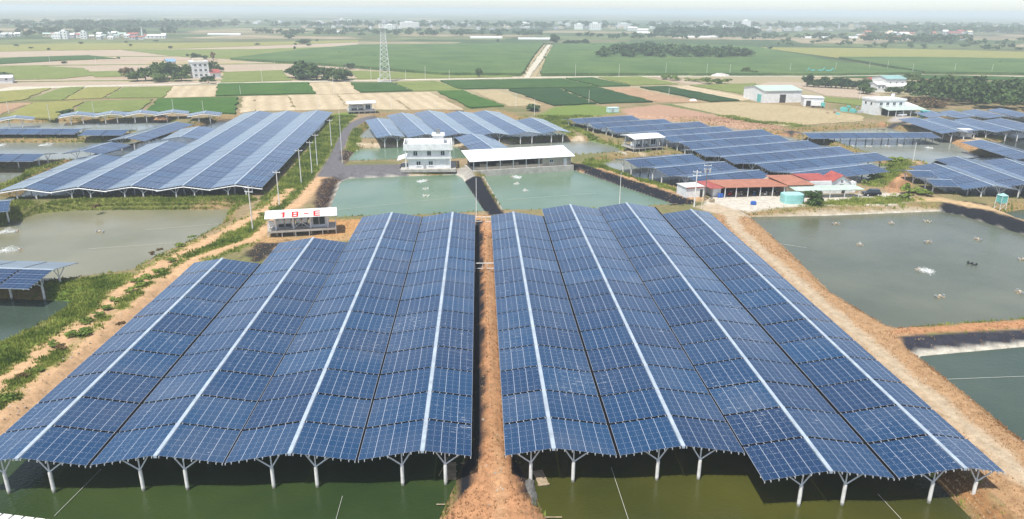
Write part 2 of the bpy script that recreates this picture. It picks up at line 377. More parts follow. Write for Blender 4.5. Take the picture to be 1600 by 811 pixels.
# asphalt road and yard
poly([(494,276),(503,262),(512,248),(525,222),(532,206),(543,194),(560,186),(588,179),(600,182),(572,189),(553,200),(545,213),(537,236),(534,251),(540,258),(640,256),(640,270),(705,270),(716,276),(640,279)], asph, soft=0.35, rag=0.3)
poly([(706,264),(736,260),(742,277),(722,275)], (0.34,0.32,0.29), soft=0.4, rag=0.3)
poly([(553,202),(566,200),(560,230),(541,238),(547,214)], (0.14,0.19,0.045), gr=0.9)
poly([(489,320),(503,282),(528,276),(546,277),(532,286),(508,340),(500,345)], (0.045,0.035,0.035), soft=0.5, dr=0.75, rag=1.5, z=-0.3)
poly([(532,236),(546,232),(566,230),(552,238),(540,256),(534,252)], (0.05,0.04,0.04), soft=0.5, dr=0.6)
line([(539,257),(560,233),(640,228)], 0.6, conc, soft=0.2, z=-1.25)
line([(507,345),(531,284),(546,278),(640,274),(712,272),(722,276)], 0.7, conc, soft=0.25, rag=0.2, z=-1.25)
line([(722,276),(762,336)], 0.8, conc, soft=0.25, rag=0.2, z=-1.25)
poly([(724,276),(752,275),(788,334),(764,336)], black, soft=0.3, rag=0.2)
line([(755,276),(789,333)], 0.8, conc, soft=0.25, rag=0.2, z=-1.25)
poly([(886,262),(905,259),(1084,314),(1066,325)], black, soft=0.35, dr=0.25, rag=1.2, z=-0.6)
line([(884,265),(897,266),(1064,324)], 1.0, conc, soft=0.25, rag=0.2, z=-1.25)
poly([(905,258),(930,257),(1080,297),(1105,312),(1085,316)], (0.46,0.30,0.16), soft=0.7, dr=0.3)
line([(915,255),(960,266),(1070,302)], 2.0, (0.14,0.2,0.05), soft=0.8, gr=0.9, rag=2)
line([(905,262),(985,250)], 2.5, dirt, soft=0.7)
poly([(915,250),(965,243),(985,252),(950,256),(935,262),(915,262)], (0.13,0.19,0.04), gr=0.9)
line([(884,264),(886,247)], 2.5, pale, soft=0.6)
_s6 = sdist(PONDS['mid_right'][0], GX, GY)
paint(np.maximum(np.maximum(_s6-3.4, 0.6-_s6), sdist(PX([(884,262),(908,250),(1100,312),(1082,336),(1000,312),(890,270)], -0.8), GX, GY)), black, soft=0.3, dr=0.18, rag=0.8)
# path behind the shed pond and round the middle array
line([(560,224),(700,222),(890,216),(905,213),(975,235),(1010,240)], 2.2, pale, soft=0.6)
line([(940,228),(978,240)], 1.2, conc, soft=0.3)
line([(893,197),(930,216),(1010,236)], 3.0, (0.13,0.19,0.045), gr=0.9)
poly([(838,182),(862,168),(905,162),(985,170),(960,178),(885,186),(893,212),(870,196)], (0.16,0.22,0.05), soft=1.5, gr=0.8, rag=2)
poly([(965,171),(1030,163),(1110,172),(1190,188),(1240,204),(1180,199),(1080,186),(985,182)], (0.40,0.25,0.17), soft=2, dr=0.5, rag=3)
line([(1040,163),(1120,178),(1180,191),(1240,196)], 5, (0.12,0.17,0.05), soft=1.2, gr=0.9, rag=3)
line([(1200,205),(1240,207),(1300,202),(1380,196)], 5, (0.40,0.22,0.11), soft=1.2, dr=0.6, rag=3)
# centre path and its black liner
paint(sdist([(-2.4,60),(4.4,60),(5.2,63),(3.5,72),(3.4,160),(-1.2,160),(-1.4,72),(-2.7,65)], GX, GY), black, soft=0.3, rag=0.3)
paint(sdist([(-6.4,25),(9,25),(8,52),(6.0,58.5),(4.6,61),(3.3,65),(2.9,71),(2.7,160),(0.55,160),(0.4,75),(0.0,67),(-1.4,62.5),(-3.9,58.5),(-6,52)], GX, GY), orange, soft=0.3, dr=0.55, rag=0.9)
paint(ldist([(1.6,40),(1.7,66),(1.7,120),(1.6,160)], GX, GY)-0.35, (0.50,0.31,0.17), soft=0.5, mx=0.6)
# right dike road and slope
paint(sdist([(49.6,20),(50.2,100),(50.5,150),(56,168),(75,166),(66.5,150),(66,100),(64,20)], GX, GY), (0.40,0.25,0.135), soft=0.8, dr=0.7, rag=1.2)
paint(ldist([(55.6,20),(55.4,90),(55.5,120),(55.8,150),(58,164),(62,172)], GX, GY)-1.45, pale, soft=0.6, rag=1.0)
paint(ldist([(54.9,20),(54.8,90),(55.0,150)], GX, GY)-0.15, (0.44,0.31,0.19), soft=0.3, mx=0.7)
paint(sdist([(47.6,20),(50.0,20),(50.3,66),(49.4,75),(47.6,75)], GX, GY), (0.30,0.16,0.07), soft=0.5, dr=0.8, rag=1.5)
for off in (-0.85, 0.75):
    paint(ldist([(55.6+off,20),(55.4+off,90),(55.5+off,120),(55.8+off,150)], GX, GY)-0.2, (0.40,0.31,0.21), soft=0.35, mx=0.55, rag=0.5)
# farm yard and bank of the big right pond
poly([(1098,320),(1112,306),(1225,303),(1340,303),(1402,300),(1430,312),(1400,320),(1260,322),(1140,329)], conc, soft=0.5, rag=0.4)
poly([(1085,322),(1120,318),(1150,328),(1175,336),(1150,340),(1110,332)], pale, soft=0.8)
line([(1158,332),(1290,327),(1470,321)], 2.4, (0.40,0.34,0.25), soft=0.5)
line([(1162,340),(1290,336),(1465,329),(1500,335)], 0.9, (0.62,0.60,0.54), soft=0.2, rag=0.2, z=-1.25)
poly([(1470,321),(1500,318),(1540,324),(1640,362),(1640,382),(1600,367),(1500,336),(1466,330)], black, soft=0.4, rag=0.5, z=-0.8)
line([(1466,330),(1500,336),(1600,367),(1700,398)], 0.6, conc, soft=0.2, rag=0.2, z=-1.25)
line([(1405,312),(1470,312),(1560,328),(1680,365)], 4.5, (0.52,0.37,0.21), soft=0.7)
poly([(1255,318),(1405,306),(1440,312),(1400,318),(1260,322)], (0.2,0.19,0.08), soft=1.0, gr=0.7, dr=0.3, rag=3)
poly([(1352,290),(1376,262),(1398,246),(1424,251),(1408,276),(1380,292)], (0.12,0.18,0.04), gr=0.9, soft=1.0)
poly([(1382,292),(1400,276),(1415,264),(1424,280),(1422,298),(1390,302)], (0.43,0.24,0.13), soft=1.0, dr=0.3)
line([(1425,252),(1480,258),(1532,247)], 3.0, (0.42,0.30,0.18), soft=0.8)
poly([(1440,192),(1500,210),(1560,222),(1535,226),(1495,222),(1466,212),(1440,203),(1405,190)], pale, soft=0.8)
poly([(1386,190),(1400,180),(1440,184),(1440,192)], (0.40,0.37,0.34), soft=0.8)
poly([(1462,214),(1500,217),(1530,226),(1530,232),(1480,222)], (0.40,0.24,0.12), soft=0.8, dr=0.4)
# dike between the two right ponds
poly([(1390,516),(1600,500),(1760,490),(1760,505),(1600,514),(1396,524)], orange, soft=0.4, dr=0.6, rag=0.8, z=-0.1)
poly([(1402,526),(1600,514),(1760,505),(1760,516),(1600,527),(1418,541)], (0.035,0.037,0.05), soft=0.3, dr=0.10, rag=0.4)
paint(np.maximum(sdist(PONDS['right_low'][0], GX, GY)-0.75, sdist(PX([(1426,560),(1424,520),(1800,490),(1800,540)], -1), GX, GY)), (0.50,0.47,0.40), soft=0.2, rag=0.3)
# black liners under the far arrays
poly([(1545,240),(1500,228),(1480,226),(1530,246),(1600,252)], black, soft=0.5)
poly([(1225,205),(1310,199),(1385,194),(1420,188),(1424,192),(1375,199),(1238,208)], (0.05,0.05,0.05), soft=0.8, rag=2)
# left verge edge below the array
poly([(0,318),(30,312),(60,318),(20,345),(0,352),(-100,372),(-100,340)], (0.15,0.15,0.05), gr=0.6, dr=0.3)
line([(-100,218),(60,218),(230,215)], 3.0, (0.16,0.17,0.05), gr=0.6, dr=0.3, soft=0.8)
line([(-80,262),(60,260),(140,255)], 3.0, (0.2,0.16,0.07), gr=0.5, dr=0.3, soft=0.8)
line([(0,296),(60,262),(100,254)], 3.0, (0.2,0.17,0.06), gr=0.6, soft=0.8)
FARP = np.clip((GY-560)/160, 0, 1)

def grid_mesh(name, X, Y, Z):
    ny, nx = X.shape; me = bpy.data.meshes.new(name)
    V = np.stack([X, Y, Z], -1).reshape(-1, 3); i = np.arange(nx*ny).reshape(ny, nx)
    F = np.stack([i[:-1,:-1], i[:-1,1:], i[1:,1:], i[1:,:-1]], -1).reshape(-1, 4)
    me.vertices.add(len(V)); me.vertices.foreach_set('co', V.astype(np.float32).ravel())
    me.loops.add(F.size); me.loops.foreach_set('vertex_index', F.astype(np.int32).ravel())
    me.polygons.add(len(F)); me.polygons.foreach_set('loop_start', np.arange(0, F.size, 4, dtype=np.int32))
    me.polygons.foreach_set('use_smooth', np.ones(len(F), bool)); me.update(calc_edges=True); return me
def set_col(me, col, name='col'):
    a = me.color_attributes.new(name, 'FLOAT_COLOR', 'POINT')
    c = np.ones((len(me.vertices), 4), np.float32); c[:, :3] = col.reshape(-1, 3); a.data.foreach_set('color', c.ravel())
def ground_material():
    m, n, l, b = mat('ground_cover')
    a = n.new('ShaderNodeAttribute'); a.attribute_name = 'col'
    f = n.new('ShaderNodeAttribute'); f.attribute_name = 'far'
    g = n.new('ShaderNodeNewGeometry')
    # open country: parcels of many tints
    t0 = noise(n, l, 0.004, 2, vec=g.outputs['Position'])
    mp = n.new('ShaderNodeMapping'); mp.inputs['Scale'].default_value = (0.0042, 0.0075, 1); mp.inputs['Rotation'].default_value = (0, 0, R(9)); l.new(g.outputs['Position'], mp.inputs['Vector'])
    vo = n.new('ShaderNodeTexVoronoi'); vo.distance = 'CHEBYCHEV'; vo.inputs['Scale'].default_value = 1.0; vo.inputs['Randomness'].default_value = 0.75
    l.new(mp.outputs[0], vo.inputs['Vector'])
    vs = n.new('ShaderNodeSeparateColor'); l.new(vo.outputs['Color'], vs.inputs[0])
    r = ramp(n, [(0.0, (0.05,0.085,0.035)), (0.24, (0.09,0.13,0.045)), (0.26, (0.30,0.25,0.15)), (0.42, (0.36,0.29,0.19)), (0.44, (0.10,0.15,0.05)), (0.62, (0.16,0.19,0.075)), (0.64, (0.045,0.075,0.035)), (0.82, (0.07,0.11,0.04)), (0.84, (0.24,0.20,0.12)), (1.0, (0.12,0.14,0.06))])
    l.new(vs.outputs[0], r.inputs[0])
    tn = noise(n, l, 0.02, 5, vec=g.outputs['Position']); rn = ramp(n, [(0.3, (0.65,0.65,0.65)), (0.7, (1.2,1.2,1.2))]); l.new(tn.outputs['Fac'], rn.inputs[0])
    farc = mixc(n, l, 1.0, r.outputs[0], rn.outputs[0], 'MULTIPLY')
    base = mixc(n, l, f.outputs['Fac'], a.outputs['Color'], farc)
    t1 = noise(n, l, 0.8, 8, rough=0.72, vec=g.outputs['Position']); r1 = ramp(n, [(0.28, (0.62,0.62,0.60)), (0.72, (1.25,1.25,1.25))]); l.new(t1.outputs['Fac'], r1.inputs[0])
    base = mixc(n, l, 1.0, base, r1.outputs[0], 'MULTIPLY')
    t3 = noise(n, l, 7.0, 3, rough=0.7, vec=g.outputs['Position']); r3 = ramp(n, [(0.3, (0.75,0.75,0.75)), (0.7, (1.15,1.15,1.15))]); l.new(t3.outputs['Fac'], r3.inputs[0])
    base = mixc(n, l, 1.0, base, r3.outputs[0], 'MULTIPLY')
    l.new(base, b.inputs['Base Color']); b.inputs['Roughness'].default_value = 0.95; b.inputs['Specular IOR Level'].default_value = 0.1
    bp = n.new('ShaderNodeBump'); bp.inputs['Strength'].default_value = 0.6; bp.inputs['Distance'].default_value = 0.25
    l.new(t1.outputs['Fac'], bp.inputs['Height']); l.new(bp.outputs[0], b.inputs['Normal'])
    return m
me = grid_mesh('ground', GX, GY, GZ); set_col(me, COL)
fa = me.attributes.new('far', 'FLOAT', 'POINT'); fa.data.foreach_set('value', FARP.ravel().astype(np.float32))
me.materials.append(ground_material()); tag(put('ground', me), kind='structure')

# ------------------------------------------------------------------ water
WATER = {
 'pond_dark': water_material('pond_dark', (0.020,0.040,0.012), (0.042,0.064,0.017), 0.30, 0.08, 2.2),
 'pond_olive': water_material('pond_olive', (0.034,0.040,0.008), (0.068,0.070,0.012), 0.28, 0.08, 2.2),
 'pond_grey': water_material('pond_grey', (0.085,0.098,0.066), (0.128,0.138,0.094), 0.32, 0.1, 1.3),
 'pond_deepteal': water_material('pond_deepteal', (0.040,0.064,0.048), (0.062,0.088,0.066), 0.28, 0.1, 1.6),
 'pond_teal': water_material('pond_teal', (0.105,0.175,0.115), (0.15,0.215,0.145), 0.26, 0.12, 1.0),
 'pond_pale': water_material('pond_pale', (0.16,0.18,0.15), (0.23,0.24,0.20), 0.10, 0.12, 1.2),
 'pond_sand': water_material('pond_sand', (0.165,0.165,0.10), (0.225,0.215,0.14), 0.26, 0.12, 1.2),
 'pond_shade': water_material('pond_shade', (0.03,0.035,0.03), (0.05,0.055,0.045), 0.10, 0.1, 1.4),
}
def expand(poly, d):
    P = [Vector(p) for p in poly]; n = len(P)
    area = sum(P[i].x*P[(i+1) % n].y-P[(i+1) % n].x*P[i].y for i in range(n)); sg = 1 if area > 0 else -1
    out = []
    for i in range(n):
        e1 = (P[i]-P[i-1]).normalized(); e2 = (P[(i+1) % n]-P[i]).normalized()
        n1 = Vector((e1.y, -e1.x))*sg; n2 = Vector((e2.y, -e2.x))*sg
        b = (n1+n2); b = b.normalized() if b.length > 1e-3 else n1
        out.append(P[i]+b*(d/max(0.5, b.dot(n1))))
    return out, sg
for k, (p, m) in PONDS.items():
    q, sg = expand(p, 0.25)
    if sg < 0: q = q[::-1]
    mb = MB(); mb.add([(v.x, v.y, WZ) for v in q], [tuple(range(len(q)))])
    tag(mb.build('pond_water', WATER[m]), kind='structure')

# ------------------------------------------------------------------ fields beyond the ponds
FM = {
 'green': field_material('green_crop', (0.035,0.085,0.022), (0.075,0.145,0.032), 0.35, R(20)),
 'lush': field_material('lush_crop', (0.045,0.11,0.02), (0.085,0.17,0.03), 0.35, R(20)),
 'dark': field_material('dark_crop', (0.022,0.06,0.020), (0.045,0.095,0.028), 0.30, R(-40)),
 'cane': field_material('cane_crop', (0.05,0.105,0.035), (0.125,0.185,0.06), 0.0, 0, 0.025),
 'light': field_material('light_crop', (0.16,0.20,0.055), (0.24,0.27,0.085), 0.25, R(15)),
 'yellow': field_material('yellow_crop', (0.24,0.24,0.07), (0.32,0.30,0.10), 0.25, R(15)),
 'bare': field_material('ploughed_soil', (0.46,0.37,0.25), (0.58,0.47,0.33), 0.045, R(-15), 0.05, (0.34,0.27,0.17)),
 'tan': field_material('tan_soil', (0.40,0.32,0.19), (0.48,0.39,0.24), 0.15, R(60)),
 'pink': field_material('pinkish_soil', (0.42,0.33,0.25), (0.50,0.40,0.31), 0.1, R(70), 0.03),
 'red': field_material('reddish_soil', (0.34,0.21,0.13), (0.42,0.28,0.18)),
 'road': field_material('farm_road', (0.50,0.45,0.37), (0.60,0.55,0.46)),
}
CROPH = {'green': 0.5, 'lush': 0.6, 'dark': 0.5, 'cane': 2.0, 'light': 0.25, 'yellow': 0.25}
zf = 0.02
def field(px, kind, name=None):
    global zf
    h = CROPH.get(kind, 0); zf += 0.004
    pts = PX(px, 0); q, sg = expand(pts, 0.0)
    if sg < 0: q = q[::-1]
    if min(v.y for v in q) < 800:
        rj = random.Random(int(q[0].x*10)); z = []
        for a, b in zip(q, q[1:]+q[:1]):
            e = b-a; nn = max(1, min(40, int(e.length/5))); pr = Vector((-e.y, e.x)).normalized() if e.length > 0 else Vector((0, 0))
            for i in range(nn): z.append(a+e*(i/nn)+(pr*rj.gauss(0, 0.55) if i else Vector((0, 0))))
        q = z
    mb = MB(); mb.prism([(v.x, v.y) for v in q], -0.3, zf+h)
    o = mb.build(name or ('crop_field' if h else 'bare_field'), FM[kind]); tag(o, kind='structure')
F = field
F([(-200,84),(290,76),(560,66),(560,122),(430,128),(340,131),(190,137),(80,137),(-200,146)], 'pink')
F([(-200,74),(120,68),(400,66),(560,63),(560,66),(290,76),(-200,84)], 'yellow')
F([(-60,97),(30,90),(140,87),(182,92),(100,95),(-60,104)], 'green')
for yy in (88, 94.5, 101, 114, 121, 126): F([(-200,yy+6),(120,yy+1.2),(330,yy),(560,yy-2.5),(560,yy-3),(330,yy-0.7),(120,yy+0.5),(-200,yy+5)], 'red' if yy in (94.5, 121) else 'light')
for x0, x1, yy in ((40,180,91),(230,380,98),(20,120,117),(380,520,123),(250,420,115)): F([(x0-20,yy+3),(x1-10,yy+2),(x1+15,yy-2.5),(x0+10,yy-2)], 'tan' if x0 % 40 else 'bare')
F([(-60,107),(60,103),(130,107),(150,118),(90,124),(-60,126)], 'light')
F([(150,100),(190,98),(330,103),(335,112),(210,112)], 'pink')
F([(120,113),(200,111),(240,118),(150,121)], 'light')
F([(190,78),(400,77),(530,73),(420,86),(365,93),(270,88)], 'light')
F([(360,94),(470,80),(560,72),(850,69),(832,92),(816,119),(690,118),(520,104)], 'cane')
F([(350,113),(440,110),(455,126),(345,130)], 'light')
F([(545,111),(800,119),(800,121),(560,124)], 'light')
F([(866,70),(1010,68),(1180,75),(1290,96),(1440,117),(1300,119),(845,119),(852,95)], 'cane')
F([(1310,92),(1440,92),(1700,96),(1700,119),(1445,116)], 'cane')
F([(1180,74),(1400,76),(1700,84),(1700,95),(1310,91)], 'yellow')
F([(1300,121),(1450,118),(1640,122),(1640,126),(1480,126)], 'green')
F([(1445,128),(1640,128),(1640,140),(1520,138)], 'light')
# parcel rows
F([(-60,168),(-60,148),(20,142),(80,138),(35,157)], 'yellow')
F([(45,157),(97,157),(133,136),(95,138)], 'light')
F([(100,157),(160,154),(190,137),(136,137)], 'yellow')
F([(164,154),(255,153),(270,136),(193,137)], 'light')
F([(256,153),(335,151),(340,134),(271,135)], 'bare')
F([(337,151),(492,147),(481,130),(342,132)], 'lush')
F([(494,148),(563,146),(545,128),(483,130)], 'bare')
F([(562,145),(645,143),(613,130),(548,130)], 'green')
F([(646,143),(725,142),(680,127),(616,129)], 'light')
F([(-60,186),(0,180),(18,172),(50,161),(-60,164)], 'red')
F([(10,182),(85,187),(131,159),(52,161)], 'yellow')
F([(112,177),(215,175),(239,156),(134,159)], 'light')
F([(230,176),(368,179),(371,153),(246,156)], 'lush')
F([(376,177),(398,174),(400,150),(378,151)], 'bare')
F([(400,174),(462,173),(450,150),(401,150)], 'bare')
F([(464,173),(545,171),(526,148),(452,149)], 'bare')
F([(547,171),(640,172),(603,146),(528,148)], 'bare')
F([(642,172),(724,172),(670,144),(605,146)], 'bare')
F([(736,170),(788,167),(723,143),(684,144)], 'lush')
F([(796,167),(850,165),(775,141),(736,142)], 'tan')
F([(866,166),(932,163),(870,139),(795,141)], 'dark')
F([(938,163),(1020,160),(936,138),(878,139)], 'dark')
F([(716,140),(935,137),(880,124),(688,127)], 'green')
F([(938,136),(985,135),(925,122),(884,123)], 'green')
F([(988,134),(1060,132),(1000,120),(935,121)], 'light')
F([(945,139),(985,137),(1095,160),(1030,161)], 'red')
F([(1000,137),(1042,136),(1155,158),(1110,160)], 'dark')
F([(1046,136),(1075,134),(1180,155),(1160,158)], 'bare')
F([(1078,134),(1180,131),(1185,152)], 'light')
F([(1050,163),(1160,160),(1250,167),(1345,181),(1350,190),(1225,198),(1130,181)], 'tan')
F([(1200,128),(1260,130),(1370,145),(1380,156),(1290,150),(1255,138),(1185,134)], 'pink')
F([(1255,152),(1290,152),(1375,160),(1360,168),(1290,160)], 'light')
F([(1008,118),(1035,118),(1105,132),(1080,133)], 'pink')
# tracks
F([(818,122),(826,122),(846,95),(861,70),(855,70),(838,92)], 'road', 'farm_track')
F([(811,122),(816,122),(836,93),(853,70),(850,70),(828,96)], 'tan', 'track_verge')
F([(829,122),(836,122),(852,95),(864,70),(862,70),(848,96)], 'tan', 'track_verge')
F([(430,129.5),(640,126),(830,122.5),(1050,120),(1300,120),(1300,118.5),(1050,118.5),(830,121),(640,124.5),(430,128)], 'road', 'farm_track')
F([(60,139),(200,135),(345,131.5),(430,129.5),(430,128),(345,130),(200,133),(60,136)], 'road', 'farm_track')
F([(1300,118),(1440,117.5),(1700,121),(1700,122.5),(1440,119),(1300,120)], 'road', 'farm_track')
F([(0,140),(20,136),(60,136),(60,139),(-60,154),(-60,150)], 'road', 'farm_track')

# ------------------------------------------------------------------ grass and dry tufts
def tufts(name, W, n, hmin, hmax, cols, label, ymax=330, seed=1, blades=5, spread=0.18):
    r = np.random.default_rng(seed)
    area = np.outer(np.gradient(ys), np.gradient(xs))
    vis = (GY < ymax) & (GY > 50) & (PD > 0.15) & (np.abs(GX) < 20+0.78*GY)
    p = (W*area*vis/np.maximum(GY, 60)**1.2).ravel(); p /= p.sum()
    idx = r.choice(p.size, n, p=p)
    dx = np.gradient(xs)[idx % len(xs)]; dy = np.gradient(ys)[idx//len(xs)]
    X = GX.ravel()[idx]+(r.random(n)-0.5)*dx; Y = GY.ravel()[idx]+(r.random(n)-0.5)*dy
    Z = GZ.ravel()[idx]-0.08
    sc = (hmin+(hmax-hmin)*r.random(n)**1.6)*(1+np.clip(Y-120, 0, 200)/260)
    N = n*blades; X = np.repeat(X, blades); Y = np.repeat(Y, blades); Z = np.repeat(Z, blades); H = np.repeat(sc, blades)*(0.6+0.7*r.random(N))
    a = r.random(N)*6.283; rad = r.random(N)*spread*H/0.3; bx, by = X+np.cos(a)*rad, Y+np.sin(a)*rad
    wd = H*(0.12+0.14*r.random(N)); b = r.random(N)*6.283; le = 0.5*H*r.random(N)
    V = np.zeros((N, 3, 3)); V[:,0] = np.stack([bx-np.cos(b)*wd, by-np.sin(b)*wd, Z], -1); V[:,1] = np.stack([bx+np.cos(b)*wd, by+np.sin(b)*wd, Z], -1)
    V[:,2] = np.stack([bx+np.cos(a)*le, by+np.sin(a)*le, Z+H], -1)
    me = bpy.data.meshes.new(name); me.vertices.add(3*N); me.vertices.foreach_set('co', V.astype(np.float32).ravel())
    me.loops.add(3*N); me.loops.foreach_set('vertex_index', np.arange(3*N, dtype=np.int32))
    me.polygons.add(N); me.polygons.foreach_set('loop_start', np.arange(0, 3*N, 3, dtype=np.int32)); me.update(calc_edges=True)
    patch = fbm(X, Y, 0.25); t = np.clip((patch-0.3)*2.2+0.35*(r.random(N)-0.5), 0, 1)
    c = T(cols[0], cols[1], t); set_col(me, np.repeat(c, 3, 0))
    me.materials.append(TUFT); o = put(name, me); tag(o, label, name.replace('_', ' '), kind='stuff')
TUFT = attr_material('grass_blades')
tufts('green_grass', GRASS, 95000, 0.10, 0.55, ((0.12,0.18,0.03), (0.32,0.36,0.08)), 'green grass and weeds growing along the dikes and verges', seed=2)
tufts('dry_grass', DRY, 48000, 0.06, 0.30, ((0.25,0.135,0.06), (0.56,0.40,0.23)), 'dry orange-brown grass covering the earth banks', seed=3)
# ------------------------------------------------------------------ solar canopies
_bm = {}
def prof(u, drop): return -drop*(0.88*u+0.12*(0.5-0.5*math.cos(math.pi*u)))
def block_mesh(side, ncol, L, drop):
    k = (side, ncol, round(L, 2), round(drop, 2))
    if k in _bm: return _bm[k]
    W = ncol*COLW; ns = 6; v = []; f = []
    for t in (0.0, -0.045):
        for j in (0, 1):
            for i in range(ns+1): v.append((side*W*i/ns, j*L, prof(i/ns, drop)+t))
    m = ns+1
    for i in range(ns):
        a = (i, i+1, m+i+1, m+i); b = tuple(2*m+q for q in reversed(a))
        f += [a, b, (i, 2*m+i, 2*m+i+1, i+1), (m+i, m+i+1, 3*m+i+1, 3*m+i)]
    f += [(0, m, 3*m, 2*m), (ns, 2*m+ns, 3*m+ns, m+ns)]
    me = bpy.data.meshes.new('panel_block'); me.from_pydata(v, [], f)
    fixn(me); me.materials.append(PANEL); _bm[k] = me; return me
_pm = {}
def pile_mesh():
    if 'p' not in _pm:
        b = MB(); b.tube((0,0,-3.3), (0,0,0.9), 0.185, n=10); b.tube((0,0,0.86), (0,0,1.0), 0.13, n=8)
        me = b.mesh('pile'); me.materials.append(PILE); _pm['p'] = me
    return _pm['p']
def strut_mesh(dx, z1):
    k = (round(dx, 2), round(z1, 2))
    if k not in _pm:
        b = MB(); b.tube((0,0,0.93), (dx,0,z1), 0.075, n=6); me = b.mesh('strut'); me.materials.append(STEEL); _pm[k] = me
    return _pm[k]
def seam_mesh(nl, nr, d0, gap):  # black strip added below a seam, in place of the gap's shade
    key = (nl, nr, d0, gap)
    if key in _pm: return _pm[key]
    pts = [(-(0.22+nl*COLW*i/6), prof(i/6, d0*nl/8)) for i in range(6, -1, -1)]+[(0.22+nr*COLW*i/6, prof(i/6, d0*nr/8)) for i in range(7)]
    v = []; f = []
    for x, z in pts: v += [(x, -gap-0.02, z-0.10), (x, 0.10, z-0.10), (x, 0.10, z-0.13), (x, -gap-0.02, z-0.13)]
    for i in range(len(pts)-1):
        for j in range(4): f.append((4*i+j, 4*i+(j+1) % 4, 4*i+4+(j+1) % 4, 4*i+4+j))
    f += [(3,2,1,0), tuple(range(len(v)-4, len(v)))]
    me = bpy.data.meshes.new('seam_shade_strip'); me.from_pydata(v, [], f); fixn(me); me.materials.append(GAP_SHADE); _pm[key] = me; return me
G_MAIN = 'solar canopies over the two front ponds'
def canopy(x, y, ang, L, nl, nr, label, group, nb=None, rows=(0,), zr=3.15, d0=0.95, gutter=False, gap=0.34, valley=False):
    t = empty('solar_canopy', (x, y, 0), ang, label, 'solar canopy', group)
    nb = nb or max(1, round(L/6.15)); bl = L/nb
    fr = MB()
    for side, nc in ((-1, nl), (1, nr)):
        if not nc: continue
        drop = d0*nc/8; W = nc*COLW
        for k in range(nb):
            pb = put('panel_block', block_mesh(side, nc, bl-gap, drop), t, (side*0.22, k*bl, zr+random.uniform(-0.02, 0.02)))
            pb.rotation_euler = (random.gauss(0, 0.0015), random.gauss(0, 0.0015), 0)
        for i in range(nc+1):
            xx = side*(0.22+min(W-0.06, max(0.06, i*COLW+(0.12 if i < nc else 0)))); zz = zr+prof(min(1, i/nc), drop)-0.075
            fr.box(xx-0.03, -0.13, zz-0.07, xx+0.03, L+0.02, zz)
            if len(rows) > 2: fr.box(xx-0.04, -0.16, zz-0.16, xx+0.04, -0.10, zz+0.03)
        for k in range(nb+1):
            yy = min(L-0.6, 0.85+k*bl)
            if k > 2 and k < nb and len(rows) < 6: continue
            for i in range(6):
                a, b = i/6, (i+1)/6
                p, q = (side*(0.22+W*a), zr+prof(a, drop)-0.14), (side*(0.22+W*b), zr+prof(b, drop)-0.14)
                fr.add([(p[0],yy-0.07,p[1]-0.14),(q[0],yy-0.07,q[1]-0.14),(q[0],yy+0.06,q[1]-0.14),(p[0],yy+0.06,p[1]-0.14),
                        (p[0],yy-0.07,p[1]),(q[0],yy-0.07,q[1]),(q[0],yy+0.06,q[1]),(p[0],yy+0.06,p[1])],
                       [(0,3,2,1),(4,5,6,7),(0,1,5,4),(2,3,7,6)])
        for k in rows:
            yy = 0.85+k*bl if k < nb else L-0.5
            pl = put('pile', pile_mesh(), t, (side*2.2, yy, 0))
            for dx in (-side*1.2, 0.0, side*1.9):
                xx = side*(2.2)+dx; u = min(1, max(0, (abs(xx)-0.22)/W))
                put('strut', strut_mesh(dx, zr+prof(u, drop)-0.16), pl)
    fr.build('mounting_frame', ALU, t)
    for k in range(1, nb): put('seam_shade_strip', seam_mesh(nl, nr, d0, gap), t, (0, k*bl, zr))
    if valley:
        vz = zr-d0*nr/8-0.06; vx = 0.22+nr*COLW; g = MB(); g.box(vx+0.02, 0.05, vz-0.12, vx+0.42, L-0.1, vz); g.build('valley_shade_strip', GAP_SHADE, t)  # added black strip paints the shade of the gap between tables
    wk = MB(); wk.box(-0.20, -0.12, zr+0.02, 0.20, L, zr+0.075); wk.box(-0.16, -0.16, zr-0.2, 0.16, -0.11, zr+0.03); wk.build('ridge_walkway', WALK, t)
    vg = None
    if gutter:
        g = MB(); pts = []
        for i in range(-8, 9):
            side = -1 if i < 0 else 1; nc = nl if side < 0 else nr; u = abs(i)/8
            pts.append((side*(0.2+u*nc*COLW+0.1*u), -0.25, zr+prof(u, d0*nc/8)-0.42))
        for a, b in zip(pts, pts[1:]): g.tube(a, b, 0.13, n=6)
        g.build('gutter', STEEL, t)
    return t
def canopy_px(near, far, nl, nr, label, group, z=3.15, ext=0.0, **k):
    a, b = G(*near, z), G(*far, z); d = b-a; L = d.length
    if ext: L += ext
    return canopy(a.x, a.y, math.atan2(-d.x, d.y), L, nl, nr, label, group, zr=z, **k)

main = [(-45.35, 63.85, 10, 6, 8, 'leftmost long solar canopy of the front block, beside the dirt road'),
        (-32.1, 63.85, 12, 8, 8, 'second long solar canopy from the left in the front block, ending near the equipment hut'),
        (-19.05, 63.85, 15, 8, 8, 'third long solar canopy from the left in the front block'),
        (-5.94, 63.85, 15, 8, 6, 'solar canopy with its narrow right half along the left side of the dry grass path'),
        (7.24, 63.85, 15, 6, 8, 'solar canopy with its narrow left half along the right side of the dry grass path'),
        (20.44, 63.85, 16, 8, 8, 'second solar canopy to the right of the dry grass path, reaching the teal pond'),
        (33.55, 59.15, 17, 8, 8, 'long solar canopy that juts out furthest to the front, third right of the path'),
        (46.85, 59.2, 16, 8, 5, 'rightmost long solar canopy of the front block, beside the pale dike road')]
for x, y, nb, nl, nr, lab in main:
    canopy(x, y, 0, nb*6.1, nl, nr, lab, G_MAIN, nb=nb, rows=(0, 1, 2, nb), valley=x not in (-5.94, 46.85))
